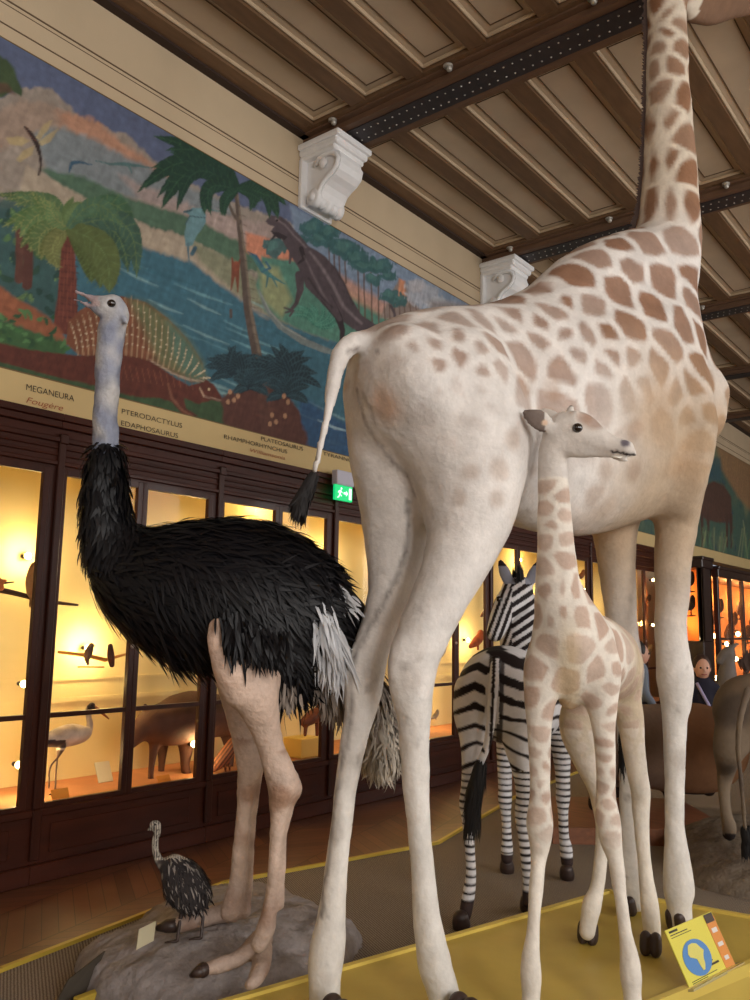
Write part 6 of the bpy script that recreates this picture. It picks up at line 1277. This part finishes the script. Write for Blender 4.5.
# ------------------------------------------------------------------ free-standing cases at the far right
M_orl = mat('orange_lit_case_lining', (232, 150, 84), 0.85); M_cdk = mat('near_black_cabinet_wood', (44, 28, 28), 0.35, var=0.2, vs=4, coat=0.2)
yA, yB = 12.15, 12.75
xA1 = ony(704, 640, yA)[0]; xB1 = ony(720, 640, yB)[0]
def case_box(name, x0, x1, y0, y1, ztop, zsill, label, nfront, side_lit, zmid):
    e = empty(name, ((x0 + x1) / 2, (y0 + y1) / 2, 0), label, 'cabinet')
    MB().box((x0, y0, 0), (x1, y1, zsill - 0.10), bev=0.01).build('base', M_cdk, e)
    MB().box((x0, y0 - 0.03, ztop - 0.16), (x1 + 0.03, y1, ztop), bev=0.012).box((x0, y0 - 0.05, ztop - 0.05), (x1 + 0.05, y1, ztop), bev=0.01).build('cornice', M_cdk, e)
    MB().box((x0, y0 + 0.02, zsill - .1), (x0 + 0.02, y1 - 0.02, ztop - .16)).box((x0 + 0.02, y1 - 0.04, zsill - .1), (x1 - .02, y1 - 0.02, ztop - .16)).build('lining', M_orl, e)
    for (a, b_) in ((x0, y0), (x1 - 0.07, y0), (x1 - 0.07, y1 - 0.07)): MB().box((a, b_, zsill - .1), (a + 0.07, b_ + 0.07, ztop - .16), bev=0.006).build('corner_post', M_cdk, e)
    f = MB(); n = nfront
    for i in range(1, n):
        yy = y0 + (y1 - y0) * i / n; f.box((x1 - 0.05, yy - 0.04, zsill - .1), (x1, yy + 0.04, ztop - .16), bev=0.005)
    if n > 1: f.build('front_bars', M_cdk, e)
    MB().box((x1 - 0.04, y0 + .07, zmid), (x1 - 0.01, y1 - .07, zmid + 0.03)).build('middle_rail', M_cdk, e)
    MB().box((x1 - 0.03, y0 + .07, zsill - .1), (x1 - 0.026, y1 - .07, ztop - .16)).build('glass_pane', M_glass, e); MB().box((x0 + .07, y0 + 0.03, zsill - .1), (x1 - .07, y0 + 0.034, ztop - .16)).build('glass_pane', M_glass, e)
    return e
zA = ony(704, 556, yA)[2]; sA = ony(696, 641, yA)[2] + 0.1
eA = case_box('tall_display_case', WX + 0.06, xA1, yA, yA + 0.45, zA, sA, 'tall near-black display case standing out from the wall behind the child', 1, True, 1.8)
MB().box((xA1 - 0.05, yA + 0.0, sA - .1), (xA1, yA + 0.45, zA - .16)).build('side_board', M_cdk, eA)
zB = ony(714, 566, yB)[2]; sB = onx(725, 686, xB1)[2] + 0.1
eB = case_box('display_case', WX + 0.06, xB1, yB, yB + 4.6, zB, max(sB, 0.45), 'long dark display case with glowing orange panes at the right edge', 7, True, onx(725, 640, xB1)[2])
for k in range(6):
    y = yB + 0.35 + 0.72 * k; point('case_lamp_light', (xB1 - 0.35, y, 1.9), 9, (1.0, 0.48, 0.16), 0.04); point('case_lamp_light', (xB1 - 0.35, y + .1, 1.0), 6, (1.0, 0.48, 0.16), 0.04)
point('case_lamp_light', (xA1 - 0.35, yA + 0.2, 1.95), 7, (1.0, 0.45, 0.14), 0.04); point('case_lamp_light', (xA1 - 0.3, yA + 0.2, 1.5), 5, (1.0, 0.45, 0.14), 0.04)
for k, (px, py) in enumerate(((714.5, 636), (716, 678), (738, 634), (727, 644), (736, 659))):
    p = onx(px, py, xB1 - 0.10) if k > 1 else ony(px, py, yB + 0.12)
    e = empty('case_lamp', (p[0], p[1], p[2] - .03), 'small bright lamp in the orange case, ' + ('upper one in its narrow end pane', 'lower one in its narrow end pane', 'right one of the upper pair', 'left one of the upper pair', 'lowest of the front panes')[k], 'lamp', 'small lamps in the orange case'); MB().ball(p, 0.035, 12, 8).build('bulb', M_bulb, e, True); MB().tube([(p[0] - .07, p[1], p[2]), (p[0] - .02, p[1], p[2])], 0.02, 8).build('socket', M_sock, e, True)
rb_ = random.Random(5); place = ['top', 'upper', 'middle', 'lower']
for k in range(16):
    if k < 4: p = np.array([xA1 - 0.2 - 0.12 * (k % 2), yA + 0.12, zA - 0.35 - 0.17 * k]); lb = 'small dark perched bird in the tall black case, %s one' % place[k]
    else: q = k - 4; p = np.array([xB1 - 0.18, yB + 0.3 + 0.36 * q, 1.55 + 0.22 * math.sin(q * 2.1)]); lb = 'dark perched bird in the long orange case, %s from its near end' % ['first', 'second', 'third', 'fourth', 'fifth', 'sixth', 'seventh', 'eighth', 'ninth', 'tenth', 'eleventh', 'twelfth'][q]
    S = SDF(0.012); w_ = np.array([0, 1.0, 0]); s_ = 0.07
    S.chain([p + [0, -.1, -.06], p, p + [0, .06, .08], p + [0, .08, .13]], [.015, .055, .045, .03], 0.02); S.chain([p + [0, .09, .13], p + [0, .15, .12]], [.012, .005], 0.005); S.chain([p + [0, 0, -.03], p + [0, 0, -.14]], [.012, .012], .005)
    S.chain([p + [0, -.2, -.15], p + [0, 0.0, -.14], p + [0, .2, -.13]], [.012, .014, .010], 0.004)
    solid(S, 'perched_bird', M_v, lb, 'bird', flat((84, 56, 44), (40, 30, 30), 8), 'birds in the far orange cases')

# ------------------------------------------------------------------ hoofed animals behind and beside the giraffe
M_fur = mat('smooth_brown_coat', (140, 96, 66), 0.75, vcol=True, var=0.10, vs=7, bump=0.2, bs=50, spec=0.2)
k1 = onz(570, 838, ZK); k2 = onz(735, 800, ZK)
ex = _n([R[0, 0], R[1, 0], 0]) 
M_pw = mat('brown_plank_plinth', (126, 78, 50), 0.6, var=0.2, vs=4, stretch=(1, 8, 8))
fz = _n(VW * [1, 1, 0]); o_ = onz(640, 829, ZK + 0.10); P4 = [o_ - ex * 0.55, o_ + ex * 0.6, o_ + ex * 0.6 + fz * 1.0, o_ - ex * 0.55 + fz * 1.0]
top('wooden_plinth', MB().prism([tuple(p[:2]) for p in P4], ZK, ZK + 0.10).mesh('wooden_plinth'), M_pw, 'low brown wooden plinth under the reddish brown hoofed animal', 'plinth')
S = SDF(0.014); dB = 6.15
dch(S, [(604, 742, dB, 32), (630, 744, dB, 38), (665, 747, dB + .1, 42), (695, 748, dB + .15, 44), (708, 748, dB + .2, 38)], 0.08)
for (x, d0) in ((592, dB - .25), (612, dB + .2), (668, dB + .05), (706, dB + .35)):
    g_ = onz(x, 829 if x < 600 else 820, ZK + 0.10); 
    q0 = D(x + 2, 778, d0); P = [D(x + 3, 755, d0), q0, np.array([q0[0], q0[1], ZK + .22]), np.array([q0[0], q0[1], ZK + .135])]; S.chain(P, np.array([15, 9, 6, 6.5]) * d0 / FOC, 0.05)
dch(S, [(600, 735, dB, 24), (585, 712, dB, 18), (570, 690, dB, 15), (556, 684, dB, 12), (545, 692, dB, 8)], 0.06); dch(S, [(566, 680, dB, 3), (570, 668, dB, 4), (573, 660, dB, 1.5)], 0.02); dch(S, [(562, 678, dB, 3), (560, 662, dB, 2), (563, 645, dB, .8)], 0.02)
def bcol(V):
    x, y, d = proj(V); c = mixc(np.tile(lc((132, 110, 94)), (len(V), 1)), lc((142, 102, 72))[None] * np.ones((len(V), 1)), sstep(655, 690, x)); c[V[:, 2] < 0.24] = lc((48, 34, 28)); return c
solid(S, 'hoofed_animal', M_fur, 'reddish brown barrel-bodied hoofed animal behind the giraffe front legs', 'animal', bcol, it=2)
# animal at the right edge on its own rock
rk = onz(735, 870, 0.1); rk2 = onz(760, 840, 0.2)
rock('rock_base', [((rk2[0] - .05, rk2[1] + .05, 0.06), (0.50, 0.55, 0.24)), ((rk[0] + .1, rk[1] + .05, 0.03), (0.42, 0.42, 0.17)), ((rk2[0] + .6, rk2[1] + .5, 0.06), (0.7, 0.7, 0.22))], 0.02, 'smooth grey brown rock under the animal at the right edge', 'rock', (126, 114, 100), (96, 82, 70), 0.010)
S = SDF(0.011); dR = 4.75
dch(S, [(752, 712, dR, 37), (775, 712, dR + .2, 41), (810, 712, dR + .5, 42), (840, 708, dR + .75, 38), (860, 700, dR + .9, 32)], 0.07)
hz = 0.27; hf = onz(728, 838, hz)
dR0 = depth(hf)
dch(S, [(738, 728, dR - .06, 22), (729, 750, dR - .1, 15), (726, 770, dR0 + .05, 9), (724, 790, dR0 + .05, 6), (726, 812, dR0, 5.5), (729, 826, dR0 - .02, 7), (729, 834, dR0 - .02, 6.5)], 0.03)
dch(S, [(772, 735, dR + .1, 22), (766, 755, dR + .1, 14), (762, 775, dR + .1, 9), (762, 800, dR + .1, 6), (764, 820, dR + .08, 6), (765, 828, dR + .06, 7)], 0.03)
dch(S, [(838, 735, dR + .7, 16), (836, 770, dR + .65, 9), (836, 800, dR + .6, 6), (836, 818, dR + .55, 6)], 0.03); dch(S, [(862, 730, dR + .95, 16), (860, 765, dR + .9, 9), (860, 795, dR + .9, 6), (860, 812, dR + .88, 6)], 0.03)
dch(S, [(858, 690, dR + .9, 26), (868, 655, dR + .95, 18), (878, 630, dR + 1, 14), (892, 626, dR + 1, 11), (908, 636, dR + 1, 7)], 0.05)
dch(S, [(748, 690, dR - .38, 4), (741, 715, dR - .44, 3.4), (738, 745, dR - .42, 3), (741, 780, dR - .38, 2.6), (744, 815, dR - .34, 2.4), (746, 832, dR - .33, 2.4)], 0.02)
V, Q = S.net(); V = relax(V, Q, 2); x, y, d = proj(V); c = mixc(np.tile(lc((124, 108, 90)), (len(V), 1)), lc((96, 84, 74))[None] * np.ones((len(V), 1)), sstep(-.3, .7, noise(V, 3, 6))); c[(y > 834) & (x < 800)] = lc((40, 32, 30))
ga = empty('antelope', onz(750, 838, hz), 'grey brown antelope seen from behind at the right edge, black tuft on its tail', 'animal'); link('body', qmesh('body', V, Q, c), M_fur, ga)
tuft(np.array([D(745, 826, dR - .33), D(747, 836, dR - .33), D(747, 848, dR - .33)]), 0.022, 0.055, 500, M_dark, ga, w=0.006)
mp = spline(np.array([D(*a) for a in ((744, 668, dR + .05), (760, 664, dR + .15), (790, 662, dR + .35), (830, 668, dR + .7))]), np.ones(4), 40)[0]; n = len(mp) * 4; mm = np.repeat(mp, 4, 0) + RNG.normal(0, 0.012, (n, 3)); V_, Q_ = cards(mm, np.tile(-VW, (n, 1)), np.tile([0, 0, 1.0], (n, 1)) + RNG.normal(0, 0.3, (n, 3)), 0.075, 0.012, 0.0, 0.1); link('mane', qmesh('mane', V_, Q_), mat('dark_brown_back_mane', (66, 46, 36), 0.8), ga)
# grey antelope far behind, in front of the orange case
S = SDF(0.016); dG = 9.6
dch(S, [(728, 700, dG, 13), (727, 680, dG, 10), (728, 664, dG, 7), (729, 653, dG, 6), (724, 655, dG, 5), (719, 661, dG, 3.6)], 0.05); dch(S, [(730, 706, dG, 16), (750, 708, dG + .2, 18), (775, 708, dG + .5, 17)], 0.06)
for (xx, dd) in ((724, dG - .05), (733, dG + .15), (770, dG + .45), (780, dG + .6)): S.chain([D(xx, 712, dd), D(xx, 735, dd), np.append(D(xx, 740, dd)[:2], ZK + .02)], [.09, .05, .035], .04)
dch(S, [(731, 648, dG, 2), (735, 645, dG, 2.4), (739, 644, dG, .9)], 0.02); dch(S, [(729, 645, dG, 1.2), (727, 634, dG, 1.0), (731, 625, dG, .5)], 0.01)
solid(S, 'grey_antelope', M_fur, 'blurred grey antelope far back before the orange display case', 'animal', flat((124, 116, 110), (92, 86, 82), 3), it=2)
yp = onz(760, 812, ZK); top('yellow_panel', MB().box((yp[0] - .03, yp[1], ZK), (yp[0] + 0.5, yp[1] + 0.03, 0.62), bev=0.006).mesh('yellow_panel'), mat('bright_yellow_panel', (230, 176, 34), 0.5), 'bright yellow panel at the right edge behind the antelope legs', 'panel')

# ------------------------------------------------------------------ two visitors in the background
M_pskin = mat('person_skin', (214, 164, 140), 0.55)
def visitor(px, py, dist, height, shirt, hair_c, label, face_dir, strap=None, trousers=(40, 42, 56)):
    hd_ = D(px, py, dist); s = height / 1.2; x0, y0 = hd_[0], hd_[1]; zt = hd_[2]; fz0 = 0.0; hh = (zt - fz0) / 1.06
    f = _n(face_dir); w = np.array([f[1], -f[0], 0]); up = np.array([0, 0, 1.0])
    def p(a, b, z): return np.array([x0, y0, 0]) + w * a * hh + f * b * hh + up * (fz0 + z * hh)
    e = empty('person', (x0, y0, 0), label, 'person')
    S = SDF(0.011)
    S.ell(p(0, 0.005, 1.075), (0.078 * hh, 0.092 * hh, 0.112 * hh), 0.02, [w, f, up]); S.ell(p(0, 0.03, 1.02), (0.05 * hh, 0.055 * hh, 0.05 * hh), 0.03, [w, f, up])
    S.ell(p(0, 0.098, 1.055), (0.012 * hh, 0.018 * hh, 0.022 * hh), 0.012, [w, f, up])
    for sg in (-1, 1): S.ell(p(0.08 * sg, 0, 1.06), (0.012 * hh, 0.02 * hh, 0.03 * hh), 0.01, [w, f, up])
    S.chain([p(0, -.01, 0.99), p(0, -.01, 0.90)], [.042 * hh, .048 * hh], .03)
    S.chain([p(0, 0, .86), p(0, 0, .70), p(0, 0, .55)], [.10 * hh, .095 * hh, .10 * hh], .04, f, .7)
    for sg in (-1, 1):
        S.chain([p(.13 * sg, 0, .86), p(.17 * sg, 0.0, .70), p(.15 * sg, .09, .58)], [.045 * hh, .036 * hh, .026 * hh], .04)
        S.chain([p(.15 * sg, .09, .58), p(.145 * sg, .115, .545)], [.026 * hh, .03 * hh], .01, w, .6)
        for k in range(4): S.chain([p(.145 * sg + (k - 1.5) * .013, .118, .54), p(.145 * sg + (k - 1.5) * .014, .135, .515), p(.143 * sg + (k - 1.5) * .013, .13, .495 + abs(k - 1.4) * .006)], [.0085 * hh, .0075 * hh, .006 * hh], .003)
        S.chain([p(.12 * sg, .11, .55), p(.105 * sg, .13, .53)], [.0095 * hh, .007 * hh], .004)
        S.chain([p(.06 * sg, 0, .55), p(.065 * sg, .01, .32), p(.065 * sg, -.01, .07)], [.07 * hh, .05 * hh, .034 * hh], .03); S.chain([p(.065 * sg, -.02, .03), p(.07 * sg, .09, .025)], [.035 * hh, .028 * hh], .02)
    V, Q = S.net(); V = relax(V, Q, 1); link('body', qmesh('body', V, Q), M_pskin, e)
    S = SDF(0.012)
    S.chain([p(0, 0, .885), p(0, 0, .70), p(0, 0, .50)], [.115 * hh, .112 * hh, .118 * hh], .04, f, .74)
    for sg in (-1, 1): S.chain([p(.12 * sg, 0, .865), p(.17 * sg, 0.0, .70), p(.155 * sg, .07, .60)], [.056 * hh, .047 * hh, .038 * hh], .04)
    V, Q = S.net(); link('shirt', qmesh('shirt', V, Q), mat('visitor_top_cloth', shirt, 0.85, bump=0.2, bs=20), e)
    S = SDF(0.012)
    for sg in (-1, 1): S.chain([p(.06 * sg, 0, .54), p(.066 * sg, .01, .32), p(.066 * sg, -.01, .09)], [.085 * hh, .06 * hh, .046 * hh], .03)
    V, Q = S.net(); link('trousers', qmesh('trousers', V, Q), mat('visitor_trousers_cloth', trousers, 0.85), e)
    for sg in (-1, 1):
        S = SDF(0.010); S.chain([p(.066 * sg, -.03, .03), p(.072 * sg, .10, .026)], [.040 * hh, .034 * hh], .01); V, Q = S.net(); V[:, 2] = np.maximum(V[:, 2], 0.0); link('shoe', qmesh('shoe', V, Q), M_dark, e)
    S = SDF(0.010); S.ell(p(0, -.022, 1.095), (0.092 * hh, 0.100 * hh, 0.116 * hh), 0.02, [w, f, up]); S.ell(p(0, -.085, 1.05), (0.05 * hh, 0.045 * hh, 0.06 * hh), 0.03, [w, f, up]); S.ell(p(0, 0.125, 1.03), (0.066 * hh, 0.062 * hh, 0.095 * hh), 0.01, [w, f, up], sub=True)
    V, Q = S.net(); link('hair', qmesh('hair', V, Q), mat('visitor_hair', hair_c, 0.6, bump=.3, bs=60), e)
    for sg in (-1, 1): MB().ball(p(.032 * sg, .088, 1.075), .011 * hh, 8, 6).build('eye', M_eye, e, True)
    MB().tube([p(-.028, .088, 1.012), p(0, .097, 1.006), p(.028, .088, 1.012)], .006 * hh, 6).build('mouth', mat('lips', (170, 90, 80), .5), e, True)
    if strap: MB().tube([p(.07, .06, .92), p(.03, .10, .82), p(-.03, .105, .70), p(-.07, .09, .56)], .017 * hh, 8).build('strap', mat('lavender_strap', strap, .7), e, True)
    return e
visitor(702, 669, 8.5, 1.15, (30, 28, 46), (66, 44, 36), 'child with tied brown hair, dark top and lavender strap, right of the giraffe foreleg', [0.55, -0.95, 0], (176, 166, 206))
visitor(639, 655, 9.2, 1.2, (126, 136, 152), (30, 24, 24), 'dark-haired visitor in a grey top between the giraffe front legs', [0.8, 0.6, 0])
